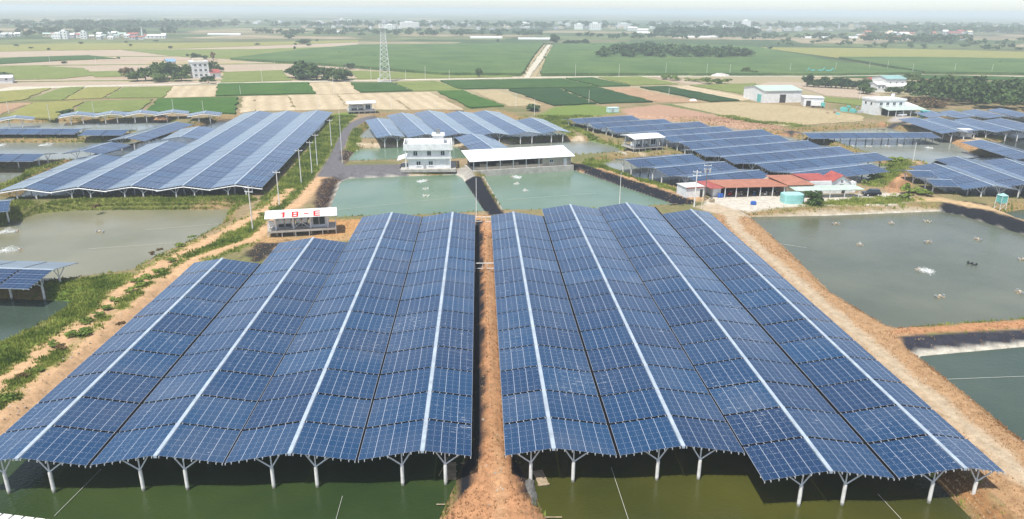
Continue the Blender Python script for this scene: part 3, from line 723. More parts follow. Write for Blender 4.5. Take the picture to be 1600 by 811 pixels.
# left array
GL = 'solar canopies of the array left of the road'
L = [((36,293.5),(158,240.8),'leftmost canopy of the array left of the road, over its low left edge'),
     ((122,291.7),(262.6,220),'second canopy from the left in the array left of the road'),
     ((205,290),(404.6,173),'third and middle canopy of the array left of the road'),
     ((286,289.5),(449,173),'fourth canopy from the left in the array left of the road'),
     ((367.6,287.6),(496,172),'rightmost canopy of the array left of the road, beside the utility poles')]
for a, b, lab in L: canopy_px(a, b, 8, 8, lab, GL, rows=(0, 1), gutter=True)
canopy_px((281.6,213.6),(311,197), 8, 8, 'short detached canopy touching the middle canopy of the left array, seen end on', GL, rows=(0,))
canopy_px((196,216),(277,190), 8, 8, 'detached canopy with a dark gap beneath, behind the left array', GL, rows=(0,))
canopy_px((126.7,235.8),(174.8,221.6), 8, 8, 'small low canopy standing over the left upper pond in front of the array', GL, rows=(0,))
# crosswise canopies on the far left
GK = 'crosswise canopies on the far left'
canopy_px((129,201),(-45,201), 8, 8, 'crosswise canopy at the far left edge, longest of its row', GK, rows=tuple(range(0, 8)), z=2.3)
canopy_px((202,202.6),(134,203), 8, 8, 'crosswise canopy right of the longest one, short, over the far left pond', GK, rows=tuple(range(0, 4)), z=2.3)
canopy_px((70,240.5),(-60,240), 8, 8, 'crosswise canopy at the left edge in front of the fountain in the upper pond', GK, rows=tuple(range(0, 6)))
canopy_px((83,421.5),(-70,417), 8, 8, 'crosswise canopy standing in the pond at the left edge, nearest of the left ones', GK, rows=tuple(range(0, 5)))
canopy_px((16,313),(-60,320), 8, 8, 'canopy corner cut by the left edge below the left array', GK, rows=(0, 1))
# low row seen from the end beyond the ponds
GN = 'row of end-on canopies before the crop fields'
for a, b, lab in [((118,178.2),(122,173.8),'first and leftmost end-on canopy of the row before the yellow field, by the round bush'),
                  ((172,177),(175.5,172.8),'second end-on canopy from the left before the crop fields'),
                  ((218,175.8),(221,171.6),'third end-on canopy from the left before the crop fields'),
                  ((268,174.8),(270.5,170.8),'fourth end-on canopy from the left, in front of the green field'),
                  ((318,177),(322,172.8),'last and separate end-on canopy at the right of the row before the green field'),
                  ((22,183.5),(25,180),'low end-on canopy alone at the far left edge before the fields')]:
    canopy_px(a, b, 8, 8, lab, GN, rows=(0,), gutter=True, nb=2)
# middle array
GM = 'solar canopies of the array behind the white house'
for a, b, nl, nr, lab in [((611,211.3),(589.5,184.3),6,6,'leftmost canopy of the array behind the white house, beside the asphalt bend'),
        ((666,209.5),(627.8,175.8),8,6,'second canopy from the left behind the white house'),
        ((719,208.4),(669.4,172.4),8,8,'third canopy from the left behind the white house, longest of the array'),
        ((771.8,207.7),(716.6,173.5),8,8,'fourth canopy from the left behind the white house and shed'),
        ((823.5,206),(758,172.4),8,8,'fifth canopy from the left in the array behind the shed'),
        ((872,204),(830,183.6),8,6,'rightmost short canopy of the array behind the shed')]:
    canopy_px(a, b, nl, nr, lab, GM, rows=(0,))
canopy_px((771.8,232.5),(737,208.5), 8, 8, 'canopy that juts forward from the middle array over the pond, just above the shed roof', GM, rows=(0, 1))
# right array: crosswise rows
GR = 'crosswise canopies of the right array'
rr = [((890,186),(988,180.3)),((920,193),(1039,186)),((949.5,199.4),(1094,190)),((985,208),(1131,197)),((1034,213.6),(1192,202)),((1062,222.5),(1216,211)),
      ((1083,234.5),(1263,219.5)),((1127,245),(1313,229)),((1181,256),(1370,238.6)),((1236.5,270),(1362,256))]
nm = ['first and furthest','second','third','fourth','fifth','sixth','seventh','eighth','ninth and longest','tenth and nearest']
for (a, b), k in zip(rr, nm):
    canopy_px(a, b, 8, 8, k+' crosswise canopy of the big right array, counted from the far end', GR, rows=(0, 1, 99))
for a, b, k in [((977,250),(1083,241),'furthest of the three canopies in the right array over the small pond'),
                ((1024,262.6),(1133,252.5),'middle of the three canopies in the right array over the small pond'),
                ((1076,276.5),(1187,265.4),'nearest of the three canopies over the small pond, just behind the red roofs')]:
    canopy_px(a, b, 8, 8, k, GR, rows=(0, 1))
canopy_px((1256,208),(1456,207), 8, 8, 'long crosswise canopy standing along the far side of the right aerated pond', 'canopies on the far right', rows=tuple(range(0, 9)), z=2.2)
GS = 'canopies on the far right'
canopy_px((1553,290),(1458.5,254.7), 9, 8, 'canopy behind the teal silo, with two short crosswise wings at its left', GS, rows=(0, 1, 2))
canopy_px((1612,287),(1494,244.4), 8, 8, 'canopy at the right edge, second from the silo', GS, rows=(0, 1))
canopy_px((1650,277),(1570,247), 8, 8, 'canopy at the right edge, third from the silo, cut by the frame', GS, rows=(0,))
canopy_px((1418,266.7),(1454,267), 6, 6, 'short crosswise wing canopy beside the dirt mound', GS, rows=(0,), z=3.0)
canopy_px((1449,280),(1487,281), 6, 6, 'short crosswise wing canopy nearest the green bushes at the silo pond', GS, rows=(0,), z=3.0)
canopy_px((1622,245),(1532,218), 8, 8, 'single canopy over the dark liner at the right edge', GS, rows=(0, 1))
GT = 'canopies before the wood on the right'
for a, b, lab in [((1500,205),(1428,183),'left canopy of the front row before the wood, by the dirt road'),
                  ((1535,203),(1465,183),'second canopy of the front row before the wood'),
                  ((1585,203),(1512,184),'third canopy of the front row before the wood, above the white container'),
                  ((1640,203),(1562,184.5),'fourth canopy of the front row before the wood, at the right edge')]:
    canopy_px(a, b, 8, 8, lab, GT, rows=(0, 1))
for a, b, lab in [((1478,181),(1452,172.5),'small back canopy beside the teal container, nearest the white house'),
                  ((1522,181.5),(1486,172.3),'second back canopy from the left, close under the wood'),
                  ((1570,181.5),(1524,170.8),'third back canopy from the left, close under the wood'),
                  ((1615,180),(1562,169),'fourth back canopy, at the right edge under the wood')]:
    canopy_px(a, b, 8, 8, lab, GT, rows=(0,))

# ------------------------------------------------------------------ buildings
def frame(a, b, z=0.0):
    """origin at a, local x towards b"""
    p, q = G(*a, z), G(*b, z); d = q-p
    return p, math.atan2(d.y, d.x), d.length
def window(parent, x, y, z, wd, h, name='window', mat=GLASS, t=0.08, face='y'):
    """frame part on a wall whose outside looks to -y (or -x), pane as its sub-part"""
    f = MB(); p = MB(); e = 0.09
    if face == 'y':
        f.box(x, y-t, z, x+wd, y+0.03, z+e); f.box(x, y-t, z+h-e, x+wd, y+0.03, z+h)
        f.box(x, y-t, z+e, x+e, y+0.03, z+h-e); f.box(x+wd-e, y-t, z+e, x+wd, y+0.03, z+h-e); f.box(x+wd/2-e/2, y-t, z+e, x+wd/2+e/2, y+0.03, z+h-e)
        f.box(x-0.1, y-t-0.12, z-0.1, x+wd+0.1, y+0.02, z-0.003)
        p.box(x+e, y-0.035, z+e, x+wd-e, y+0.01, z+h-e)
    else:
        f.box(x-t, y, z, x+0.03, y+wd, z+e); f.box(x-t, y, z+h-e, x+0.03, y+wd, z+h)
        f.box(x-t, y, z+e, x+0.03, y+e, z+h-e); f.box(x-t, y+wd-e, z+e, x+0.03, y+wd, z+h-e)
        p.box(x-0.035, y+e, z+e, x+0.01, y+wd-e, z+h-e)
    o = f.build(name, STEEL, parent); p.build('pane', mat, o); return o
def part(parent, name, m, *boxes):
    b = MB()
    for q in boxes: b.box(*q)
    return b.build(name, m, parent)
def roof_slab(parent, name, m, a, b, c, d, t=0.12):
    q = MB(); q.slab(a, b, c, d, t); me = q.mesh(name); fixn(me); me.materials.append(m); return put(name, me, parent)

# white two-storey house by the middle pond
p, a, W = frame((638,264.6),(704,263.8))
h = empty('white_house', p, a, 'white two-storey house with flat roof and rooftop water tank beside the teal pond', 'house')
part(h, 'plinth', CONC, (-2.2,-1.6,-0.6,W+1.6,9.5,0.22))
part(h, 'wall', WHITE, (0,0,0.22,W,9,7.0))
part(h, 'parapet', WHITE, (-1.2,-1.0,5.75,W+0.7,-0.75,7.6), (-1.2,9.3,5.75,W+0.7,9.55,7.6), (-1.2,-0.75,5.75,-0.95,9.3,7.6), (W+0.45,-0.75,5.75,W+0.7,9.3,7.6), (-0.95,-0.75,5.75,W+0.45,-0.003,5.95))
part(h, 'floor_ledge', WHITE, (-0.6,-0.7,3.15,W+0.4,-0.003,3.4), (-0.3,-0.7,3.4,W+0.4,-0.6,3.75))
part(h, 'column', WHITE, (-0.75,-0.85,0.22,-0.45,-0.55,5.75)); part(h, 'column', WHITE, (W-0.2,-0.85,0.22,W+0.1,-0.55,5.75))
for xx in (1.6, 5.6, 9.6): window(h, xx, 0, 4.0, 1.25, 1.45)
for xx in (2.4, 6.0): window(h, xx, 0, 1.1, 1.3, 1.3)
part(h, 'door', STEEL, (9.3,-0.06,0.22,10.3,0.02,2.3)); part(h, 'air_conditioner', GREY, (4.4,-0.45,0.9,5.1,-0.005,1.5))
roof_slab(h, 'side_awning', WHITE, (-3.2,1.0,2.5), (-0.003,1.0,3.5), (-0.003,8,3.5), (-3.2,8,2.5))
window(h, 0, 2.5, 4.0, 1.3, 1.4, face='x'); window(h, 0, 5.5, 4.0, 1.3, 1.4, face='x'); window(h, 0, 4.0, 1.0, 1.3, 1.4, face='x')
st = part(h, 'stair_tower', WHITE, (7.4,3.2,7.0,10.6,8,9.3)); part(st, 'roof_slab', WHITE, (7.1,2.9,9.3,10.9,8.3,9.5))
tk = MB(); tk.tube((9,5,9.5), (9,5,11.0), 0.65, n=14); tk.tube((9,5,11.0), (9,5,11.25), 0.65, 0.15, n=14); tk.build('water_tank', plain('steel_tank', (0.55,0.56,0.58), 0.25, 0.1, 1, 0.8), h)
# white-roofed shed
p, a, W = frame((740,267.5),(892,258.5))
h = empty('open_shed', p, a, 'long open shed with a bright white sheet roof between two ponds', 'shed')
part(h, 'foundation_wall', CONC, (-0.8,-0.9,-1.6,W+0.6,8.5,0.25))
wl = W*0.70
part(h, 'wall', BLOCKW, (wl,0,0.25,W,8,3.0), (0.2,7.8,0.25,wl-0.003,8,2.9))
part(h, 'low_wall', CREAM, (0.3,0,0.25,wl-0.003,0.2,1.05))
for i in range(6): part(h, 'post', STEEL, (i*wl/5.3-0.1,-0.25,0.25,i*wl/5.3+0.1,-0.05,3.1))
roof_slab(h, 'roof', WHITEROOF, (-1.4,-1.0,3.05), (W+0.9,-1.0,3.05), (W+0.9,9.2,4.6), (-1.4,9.2,4.6))
part(h, 'back_wall', DARK, (0.4,6.0,0.25,wl-0.4,6.2,2.6)); part(h, 'workbench', WOOD, (wl*0.42,1.5,0.25,wl*0.62,2.4,1.3))  # dark back_wall sheet before the block wall paints the shed's inner shade
window(h, wl+2.2, 0, 1.2, 1.2, 1.1); part(h, 'door', STEEL, (W-2.4,-0.05,0.25,W-1.4,0.03,2.3))
for xx in (3, 8, 13): part(h, 'feed_sack_stack', CREAM, (xx,2.6,0.25,xx+1.8,4.0,1.25))

# equipment huts
def hut(fa, fb, label, text=None, dz=1.35, hh=4.6, D=4.6, front=-1):
    p, a, W = frame(fa, fb)
    h = empty('equipment_hut', p, a, label, 'equipment hut', 'raised equipment huts')
    part(h, 'deck', CONC, (-0.3,-0.2,dz-0.35,W+0.3,D+0.2,dz))
    for i in range(4):
        for yy in (0.9, D-0.6):
            b = MB(); xx = W*(0.11+0.26*i); b.tube((xx,yy,-0.6), (xx,yy,dz-0.353), 0.2, n=10); b.build('footing', CONC, h)
    for i in range(4):
        xx = W*(0.1+0.265*i); part(h, 'column', WHITE, (xx-0.18,0.9,dz,xx+0.18,1.2,hh-0.35)); part(h, 'column', WHITE, (xx-0.18,D-0.5,dz,xx+0.18,D-0.2,hh-0.35))
    r = MB(); r.xprism([(-0.9, hh-0.42),(-0.9, hh-0.30),(D*0.5, hh+0.45),(D+0.6, hh-0.15),(D+0.6, hh-0.27),(D*0.5, hh+0.30)], -0.6, W+0.6)
    me = r.mesh('roof'); fixn(me); me.materials.append(WHITEROOF); ro = put('roof', me, h)
    if text:
        sl = math.atan2(0.75, D*0.5+0.9)
        lt = MB(); st_ = 0.36; hh_ = 2.3; wd_ = 1.35
        def stroke(x0, y0, x1, y1): lt.box(x0, y0, 0, x1, y1, 0.02)
        y0, y1, ym = -hh_/2, hh_/2, 0.0
        xa = -3.35; stroke(xa-st_*0.6, y0, xa+st_*0.6, y1); stroke(xa-st_*1.5, y1-0.55, xa-st_*0.6-0.001, y1-0.15)     # 1
        xa = -1.75; a_, b_ = xa, xa+wd_                                                                      # 8
        stroke(a_, y0, a_+st_, y1); stroke(b_-st_, y0, b_, y1)
        for q0 in (y0, ym-st_*0.65, y1-st_*1.3): stroke(a_+st_+0.001, q0, b_-st_-0.001, q0+st_*1.3)
        stroke(0.65, -st_*0.6, 1.65, st_*0.6)                                                                # dash
        xa = 2.6; stroke(xa, y0, xa+st_, y1)                                                                 # E
        for q0 in (y0, ym-st_*0.65, y1-st_*1.3): stroke(xa+st_+0.001, q0, xa+wd_, q0+st_*1.3)
        o = lt.build('lettering', REDINK, ro); o.rotation_euler = (sl, 0, 0)
        yy = D*0.10; o.location = (W*0.49, yy-0.1, hh-0.30+(yy-0.1+0.9)*0.75/(D*0.5+0.9)+0.03); pass
    x0, x1, x2, x3 = (W*(0.1+0.265*i) for i in range(4))
    for i, (u, v) in enumerate(((x0+0.35, x1-0.35), (x1+0.4, x2-0.5))):
        for k in range(2):
            q0 = u+(v-u)*k/2+0.08; q1 = u+(v-u)*(k+1)/2-0.08
            cb = part(h, 'inverter_cabinet', GREY, (q0,2.0,dz,q1,3.2,dz+2.1)); part(cb, 'vent', DARK, (q0+0.12,1.96,dz+0.2,q1-0.12,1.995,dz+0.85)); part(cb, 'door', WHITE, (q0+0.1,1.95,dz+1.0,q1-0.1,1.995,dz+1.9))
    rm = part(h, 'control_room', WHITE, (x2+0.2,1.5,dz,x3-0.2,3.8,dz+2.6))
    window(h, x2+0.45, 1.5, dz+0.45, x3-x2-0.95, 1.9)
    part(h, 'back_panel', GREY, (x0,D-0.19,dz+0.9,x2-0.3,D-0.14,dz+2.2))
    bx = part(h, 'meter_box', WHITE, (-0.15,1.2,dz+0.6,x0-0.35,1.9,dz+1.8))
    br = MB(); br.tube((x1+0.1,0.75,dz+0.2),(x2-0.2,0.75,hh-0.6),0.07,n=6); br.build('cross_brace', STEEL, h)
    br = MB(); br.tube((x2-0.2,0.72,dz+0.2),(x1+0.1,0.72,hh-0.6),0.07,n=6); br.build('cross_brace', STEEL, h)
    rl = MB()
    for zz in (0.5, 1.0): rl.tube((-0.2,-0.1,dz+zz),(-0.2,D,dz+zz),0.03,n=5); rl.tube((W+0.2,-0.1,dz+zz),(W+0.2,D,dz+zz),0.03,n=5)
    for i in range(6):
        xx = -0.2+(W+0.4)*i/5; rl.tube((xx,-0.15,-0.4),(xx,-0.15,dz-0.36),0.05,n=6)
    for xx in (-0.2, W+0.2): rl.tube((xx,-0.1,dz),(xx,-0.1,hh-0.5),0.05,n=6)
    rl.tube((-0.2,-0.1,hh-0.5),(W+0.2,-0.1,hh-0.5),0.05,n=6)
    rl.build('railing', STEEL, h)
    return h
hut((421.5,371.5),(524,365.5), 'raised white equipment hut with 18-E in red on its roof, left of the front canopies', '18\u2013E')
hut((990,238),(1034,234.5), 'raised white equipment hut in front of the right array', D=7.5, hh=4.8)
hut((545,178.5),(586,177), 'raised white equipment hut with open sides before the ploughed strips', D=5.5, hh=5.0)

# farmhouse with red roofs
p, a, W = frame((1130,308.5),(1335,303.5))
h = empty('red_roof_farmhouse', p, a, 'low farmhouse with orange and red roofs, open bays and a white gable', 'farmhouse')
k = W/205.0; X = lambda px: (px-1130)*k
part(h, 'end_wall', WHITE, (X(1116),1.0,0,X(1128),6,2.5)); roof_slab(h, 'end_roof', REDROOF, (X(1109),-0.3,2.5),(X(1129),-0.3,2.55),(X(1119),6.5,2.95),(X(1100),6.5,2.9))
part(h, 'back_wall', CREAM, (X(1131),6.5,0,X(1222),6.8,2.9)); part(h, 'bay_shade_sheet', DARK, (X(1132),5.6,0,X(1221),5.7,2.7))  # dark sheet before the cream wall stands for shade in the bays
roof_slab(h, 'lean_to_roof', ORANGEROOF, (X(1130),-0.8,2.75),(X(1226),-0.8,2.75),(X(1219),6.9,3.05),(X(1117),6.9,3.05))
for px in (1131,1148,1166,1185,1204,1222): part(h, 'post', STEEL, (X(px)-0.09,-0.5,0,X(px)+0.09,-0.32,2.66))
part(h, 'main_wall', CREAM, (X(1226),0,0,X(1268),7.5,2.85)); roof_slab(h, 'main_roof', ORANGEROOF, (X(1226),-0.7,3.0),(X(1268),-0.7,3.0),(X(1256),8,3.75),(X(1214),8,3.75))
g = MB(); g.yprism([(X(1206),2.8),(X(1226),2.8),(X(1215),3.6)], 6.85, 7.0); me = g.mesh('gable_wall'); fixn(me); me.materials.append(CREAM); put('gable_wall', me, h)
part(h, 'white_wall', WHITE, (X(1268)+0.003,1.5,0,X(1304),7,3.3)); roof_slab(h, 'red_roof', REDROOF, (X(1268),1.9,3.4),(X(1306),1.9,3.4),(X(1300),8,4.0),(X(1256),8,4.0))
g = MB(); g.yprism([(X(1303),0),(X(1330),0),(X(1330),3.4),(X(1316),4.75),(X(1303),3.4)], 1.2, 6.5); me = g.mesh('gable_wall'); fixn(me); me.materials.append(WHITE); gw = put('gable_wall', me, h)
window(h, X(1314), 1.2, 2.7, 0.8, 1.0)
roof_slab(h, 'gable_roof', REDROOF, (X(1301),0.8,3.3),(X(1316),0.8,4.95),(X(1316),6.8,4.95),(X(1301),6.8,3.3)); roof_slab(h, 'gable_roof', ORANGEROOF, (X(1316),0.8,4.95),(X(1332),0.8,3.3),(X(1332),6.8,3.3),(X(1316),6.8,4.95))
part(h, 'side_room', WHITE, (X(1330)+0.003,1.8,0,X(1342),6,2.8)); window(h, X(1333), 1.8, 1.3, 1.2, 1.0)
roof_slab(h, 'awning', GREENROOF, (X(1231),-3.4,2.1),(X(1338),-3.4,2.1),(X(1332),-0.1,2.6),(X(1228),-0.1,2.6))
for px in (1236,1262,1285,1308,1330): part(h, 'post', STEEL, (X(px)-0.07,-3.3,0,X(px)+0.07,-3.15,2.0))
part(h, 'door', DARK, (X(1240),-0.05,0,X(1248),0.02,2.2)); part(h, 'door', DARK, (X(1280),1.44,0,X(1287),1.52,2.2)); part(h, 'door', DARK, (X(1318),1.14,0,X(1324),1.22,2.2))
FA = a
# small white shed at its left
p, a, W = frame((1072,309.5),(1100,307.5))
h = empty('white_shed', p, a, 'small white shed with a red-edged flat roof beside the two utility poles', 'shed')
part(h, 'wall', WHITE, (0,0,0,W,5,2.6)); part(h, 'roof', plain('pale_roof', (0.6,0.58,0.55), 0.6, 0.2, 0.8), (-0.2,-0.2,2.6,W+0.2,5.2,2.72)); part(h, 'roof_edge', REDROOF, (-0.25,-0.25,2.45,W+0.25,-0.2,2.75)); part(h, 'door', DARK, (W-1.3,-0.05,0,W-0.4,0.02,2.0))
# teal tank
p, a, W = frame((1226,319.5),(1258,319))
h = empty('water_tank', p, a, 'large boxy teal water tank at the edge of the farm yard', 'tank')
b = MB(); n = 14
pts = [(W/2+W/2*math.copysign(abs(math.cos(2*math.pi*i/n))**0.45, math.cos(2*math.pi*i/n)), 1.9+1.9*math.copysign(abs(math.sin(2*math.pi*i/n))**0.45, math.sin(2*math.pi*i/n))) for i in range(n)]
b.prism(pts, 0, 2.2); b.build('tank_shell', AQUA, h); b = MB(); b.prism([(W/2+(x-W/2)*0.97, 1.9+(y-1.9)*0.97) for x, y in pts], 2.2, 2.28); b.build('lid', plain('pale_teal_lid', (0.36,0.66,0.62), 0.5, 0.15, 1), h)
for zz in (0.8, 1.5): b = MB(); b.prism([(W/2+(x-W/2)*1.015, 1.9+(y-1.9)*1.015) for x, y in pts], zz, zz+0.1); b.build('hoop', AQUA, h)

# black car
def car(p, rz, label, paint, s=1.0):
    t = empty('parked_car', p, rz, label, 'car')
    b = MB(); b.xprism([(-0.9,0.35),(0.9,0.35),(0.92,0.75),(0.86,0.98),(-0.86,0.98),(-0.92,0.75)], -2.25, 2.25); me = b.mesh('body'); fixn(me); me.materials.append(paint); put('body', me, t)
    b = MB(); v = []
    for x, zz in ((-2.1,0.98),(-1.75,1.58),(0.35,1.62),(1.15,0.98)): v.append((x, zz))
    b.add([(x,-0.82 if zz < 1 else -0.66,zz) for x, zz in v]+[(x,0.82 if zz < 1 else 0.66,zz) for x, zz in v], [(0,1,2,3),(7,6,5,4),(0,4,5,1),(1,5,6,2),(2,6,7,3)])
    me = b.mesh('cabin'); fixn(me); me.materials.append(GLASS); put('cabin', me, t)
    part(t, 'roof', paint, (-1.8,-0.68,1.6,0.4,0.68,1.68)); 
    for xx in (-1.4, 1.4):
        for yy in (-0.86, 0.86):
            b = MB(); b.tube((xx,yy-0.11,0.33),(xx,yy+0.11,0.33),0.33,n=14); w_ = b.build('wheel', BLACK, t)
            b = MB(); sgn = 1 if yy > 0 else -1; b.tube((xx,yy+sgn*0.1,0.33),(xx,yy+sgn*0.125,0.33),0.19,n=10); b.build('rim', STEEL, w_)
    for yy in (-0.62, 0.62): part(t, 'headlight', WHITE, (2.22,yy-0.18,0.68,2.28,yy+0.18,0.82)); part(t, 'tail_light', REDINK, (-2.28,yy-0.16,0.72,-2.22,yy+0.16,0.86))
    return t
c = G(1361,305.5); car(c, FA+math.pi-0.06, 'black car parked on the yard right of the red-roofed farmhouse', CARPAINT)
c = G(1408,181.5); car(c, 0.2, 'small white car parked under the awning of the white house before the wood', WHITE)
# scooters in the open bays
def scooter(px, py, rz, label, m):
    p = G(px, py); t = empty('motor_scooter', p, rz, label, 'scooter', 'scooters at the farmhouse')
    for xx in (-0.55, 0.6):
        b = MB(); b.tube((xx,-0.06,0.26),(xx,0.06,0.26),0.26,n=12); b.build('wheel', BLACK, t)
    part(t, 'body', m, (-0.7,-0.17,0.4,0.05,0.17,0.75), (0.051,-0.15,0.3,0.4,0.15,0.4)); part(t, 'seat', BLACK, (-0.7,-0.15,0.755,0.0,0.15,0.88))
    b = MB(); b.tube((0.6,0,0.3),(0.42,0,1.05),0.06,n=6); b.tube((0.42,-0.33,1.05),(0.42,0.33,1.05),0.03,n=6); b.build('handlebar', STEEL, t); part(t, 'leg_shield', m, (0.4,-0.2,0.35,0.46,0.2,0.95))
for px, lab, m in ((1140,'red scooter in the first open bay of the farmhouse from the left',REDINK),(1158,'pale scooter in the second open bay of the farmhouse',GREY),(1178,'blue scooter in the third open bay of the farmhouse',BLUE),(1196,'white scooter in the fourth open bay of the farmhouse',WHITE),(1214,'dark scooter in the fifth open bay of the farmhouse',CARPAINT),(1281,'black scooter under the green-grey awning',CARPAINT)):
    scooter(px, 306.0, FA+1.2+random.uniform(-0.5,0.5), lab, m)
def barrel(px, py, label, m=BLUE, r=0.4, hh=1.0):
    p = G(px, py); t = empty('plastic_barrel', p, 0, label, 'barrel', 'blue barrels at the farm')
    b = MB(); b.tube((0,0,0),(0,0,hh*0.5),r*0.92,r,n=14); b.tube((0,0,hh*0.5),(0,0,hh),r,r*0.9,n=14); b.build('barrel_body', m, t)
    b = MB(); b.tube((0,0,hh),(0,0,hh+0.05),r*0.8,n=14); b.build('lid', m, t)
barrel(1123.5,308.5,'left one of the two blue barrels against the white end wall of the farmhouse'); barrel(1127.5,308.5,'right one of the two blue barrels against the white end wall of the farmhouse')
barrel(1177,320,'low wide blue tub alone on the concrete yard', BLUE, 0.75, 0.8)
for i, px in enumerate((1131,1136,1341,1346)): pass
cr = [(1152,305.5,'wooden crate in the bay beside the second post of the open bays'),(1190,305.5,'wooden crate at the fourth post of the open bays'),(1206,305,'wooden crate at the fifth post of the open bays'),(1112,316,'pale box lying on the ground below the utility poles')]
for px, py, lab in cr:
    p = G(px, py); t = empty('crate', p, FA+0.2, lab, 'crate', 'crates at the farm')
    b = MB()
    for q in range(4): b.box(-0.6,-0.45,0.05+q*0.2,0.6,-0.4,0.2+q*0.2); b.box(-0.6,0.4,0.05+q*0.2,0.6,0.45,0.2+q*0.2)
    for xx in (-0.6, 0.55): b.box(xx,-0.395,0.05,xx+0.05,0.395,0.85)
    b.build('slats', WOOD, t); part(t, 'base', WOOD, (-0.6,-0.45,0,0.6,0.45,0.045)); part(t, 'contents', GREY, (-0.5,-0.38,0.05,0.5,0.38,0.6))
# yard fence posts
for i, px in enumerate((1336,1345,1352,1372,1380,1388,1395,1403)):
    p = G(px, 291+i*1.2); b = MB(); b.tube((0,0,-0.2),(0,0,2.0),0.06,0.045,n=6); o = b.build('fence_post', WOOD, None, p)
    tag(o, 'thin wooden fence post behind the black car', 'post', 'fence posts behind the car')
# teal silo
p = G(1562,327); t = empty('feed_silo', p, 0.15, 'tall teal feed silo on a white steel frame at the dirt road corner', 'silo'); t.scale = (0.75,)*3
b = MB(); b.box(-1.05,-1.05,2.4,1.05,1.05,4.6); b.build('hopper', TEAL, t)
b = MB(); b.add([(-1.05,-1.05,2.4),(1.05,-1.05,2.4),(1.05,1.05,2.4),(-1.05,1.05,2.4),(0,0,1.4)],[(4,1,0),(4,2,1),(4,3,2),(4,0,3)]); b.build('cone', TEAL, t)
b = MB(); b.add([(-1.2,-1.2,4.6),(1.2,-1.2,4.6),(1.2,1.2,4.6),(-1.2,1.2,4.6),(0,0,5.4)],[(0,1,4),(1,2,4),(2,3,4),(3,0,4),(3,2,1,0)]); b.build('lid', plain('pale_teal', (0.35,0.62,0.58), 0.5, 0.15, 1), t)
for sx in (-1, 1):
    for sy in (-1, 1):
        b = MB(); b.tube((sx*1.15,sy*1.15,-0.1),(sx*1.1,sy*1.1,4.6),0.07,n=6); b.build('leg', STEEL, t)
b = MB()
for sy in (-1.13, 1.13):
    b.tube((-1.1,sy,0.2),(1.1,sy,2.2),0.04,n=5); b.tube((1.1,sy,0.2),(-1.1,sy,2.2),0.04,n=5); b.tube((-1.1,sy,2.3),(1.1,sy,2.3),0.05,n=5)
b.build('cross_brace', STEEL, t)

# warehouse and annex
def gable_house(fa, fb, D, eave, ridge, label, cat='house', wall=WHITE, roof=GREENROOF, along='x', name='gable_house', wins=2, door=None):
    p, a, W = frame(fa, fb); t = empty(name, p, a, label, cat)
    b = MB()
    if along == 'x':
        b.xprism([(0,0),(D,0),(D,eave),(D/2,ridge),(0,eave)], 0, W)
        roof_slab(t, 'roof', roof, (-0.4,-0.5,eave-0.02),(W+0.4,-0.5,eave-0.02),(W+0.4,D/2,ridge+0.12),(-0.4,D/2,ridge+0.12)); roof_slab(t, 'roof', roof, (-0.4,D/2,ridge+0.12),(W+0.4,D/2,ridge+0.12),(W+0.4,D+0.5,eave-0.02),(-0.4,D+0.5,eave-0.02))
    else:
        b.yprism([(0,0),(W,0),(W,eave),(W/2,ridge),(0,eave)], 0, D)
        roof_slab(t, 'roof', roof, (-0.4,-0.4,eave-0.02),(W/2,-0.4,ridge+0.12),(W/2,D+0.4,ridge+0.12),(-0.4,D+0.4,eave-0.02)); roof_slab(t, 'roof', roof, (W/2,-0.4,ridge+0.12),(W+0.4,-0.4,eave-0.02),(W+0.4,D+0.4,eave-0.02),(W/2,D+0.4,ridge+0.12))
    me = b.mesh('wall'); fixn(me); me.materials.append(wall); put('wall', me, t)
    for i in range(wins): window(t, W*(i+0.6)/(wins+0.2)-0.6, 0, eave*0.5, 1.3, 1.2)
    if door: part(t, 'door', DARK, (door[0]*W,-0.06,0,door[1]*W,0.02,door[2]))
    return t, W
wh, W = gable_house((1193,161),(1251,160), 22, 6.2, 7.8, 'large white warehouse with a pale green gable roof beyond the right array', 'warehouse', name='warehouse', wins=0, door=(0.42,0.58,4.2))
part(wh, 'side_door', TEAL, (-0.06,3,0,0.02,7,4.0)); part(wh, 'vent_strip', GREY, (1.5,-0.05,5.2,W-1.5,0.02,5.5))
p, a, W = frame((1255,166),(1286,167)); t = empty('white_annex', p, a, 'low flat white annex right of the warehouse', 'annex')
part(t, 'wall', WHITE, (0,0,0,W,9,4.2)); part(t, 'roof', WHITEROOF, (-0.3,-0.3,4.2,W+0.3,9.3,4.4)); part(t, 'door', DARK, (1.2,-0.06,0,3.4,0.02,2.8)); window(t, W-4, 0, 1.6, 1.6, 1.3)
# lorry beside the annex
p = G(1277,168); t = empty('small_lorry', p, a, 'small white and teal lorry parked before the annex', 'lorry')
part(t, 'cargo_box', WHITE, (-3.2,-1.1,0.9,1.3,1.1,3.0)); part(t, 'cab', TEAL, (1.45,-1.05,0.5,3.2,1.05,2.5)); part(t, 'windscreen', GLASS, (3.2,-0.95,1.5,3.25,0.95,2.3)); part(t, 'chassis', BLACK, (-3.1,-0.9,0.5,1.44,0.9,0.89))
for xx in (-2.0, 2.3):
    for yy in (-1.0, 1.0):
        b = MB(); b.tube((xx,yy-0.14,0.45),(xx,yy+0.14,0.45),0.45,n=12); b.build('wheel', BLACK, t)
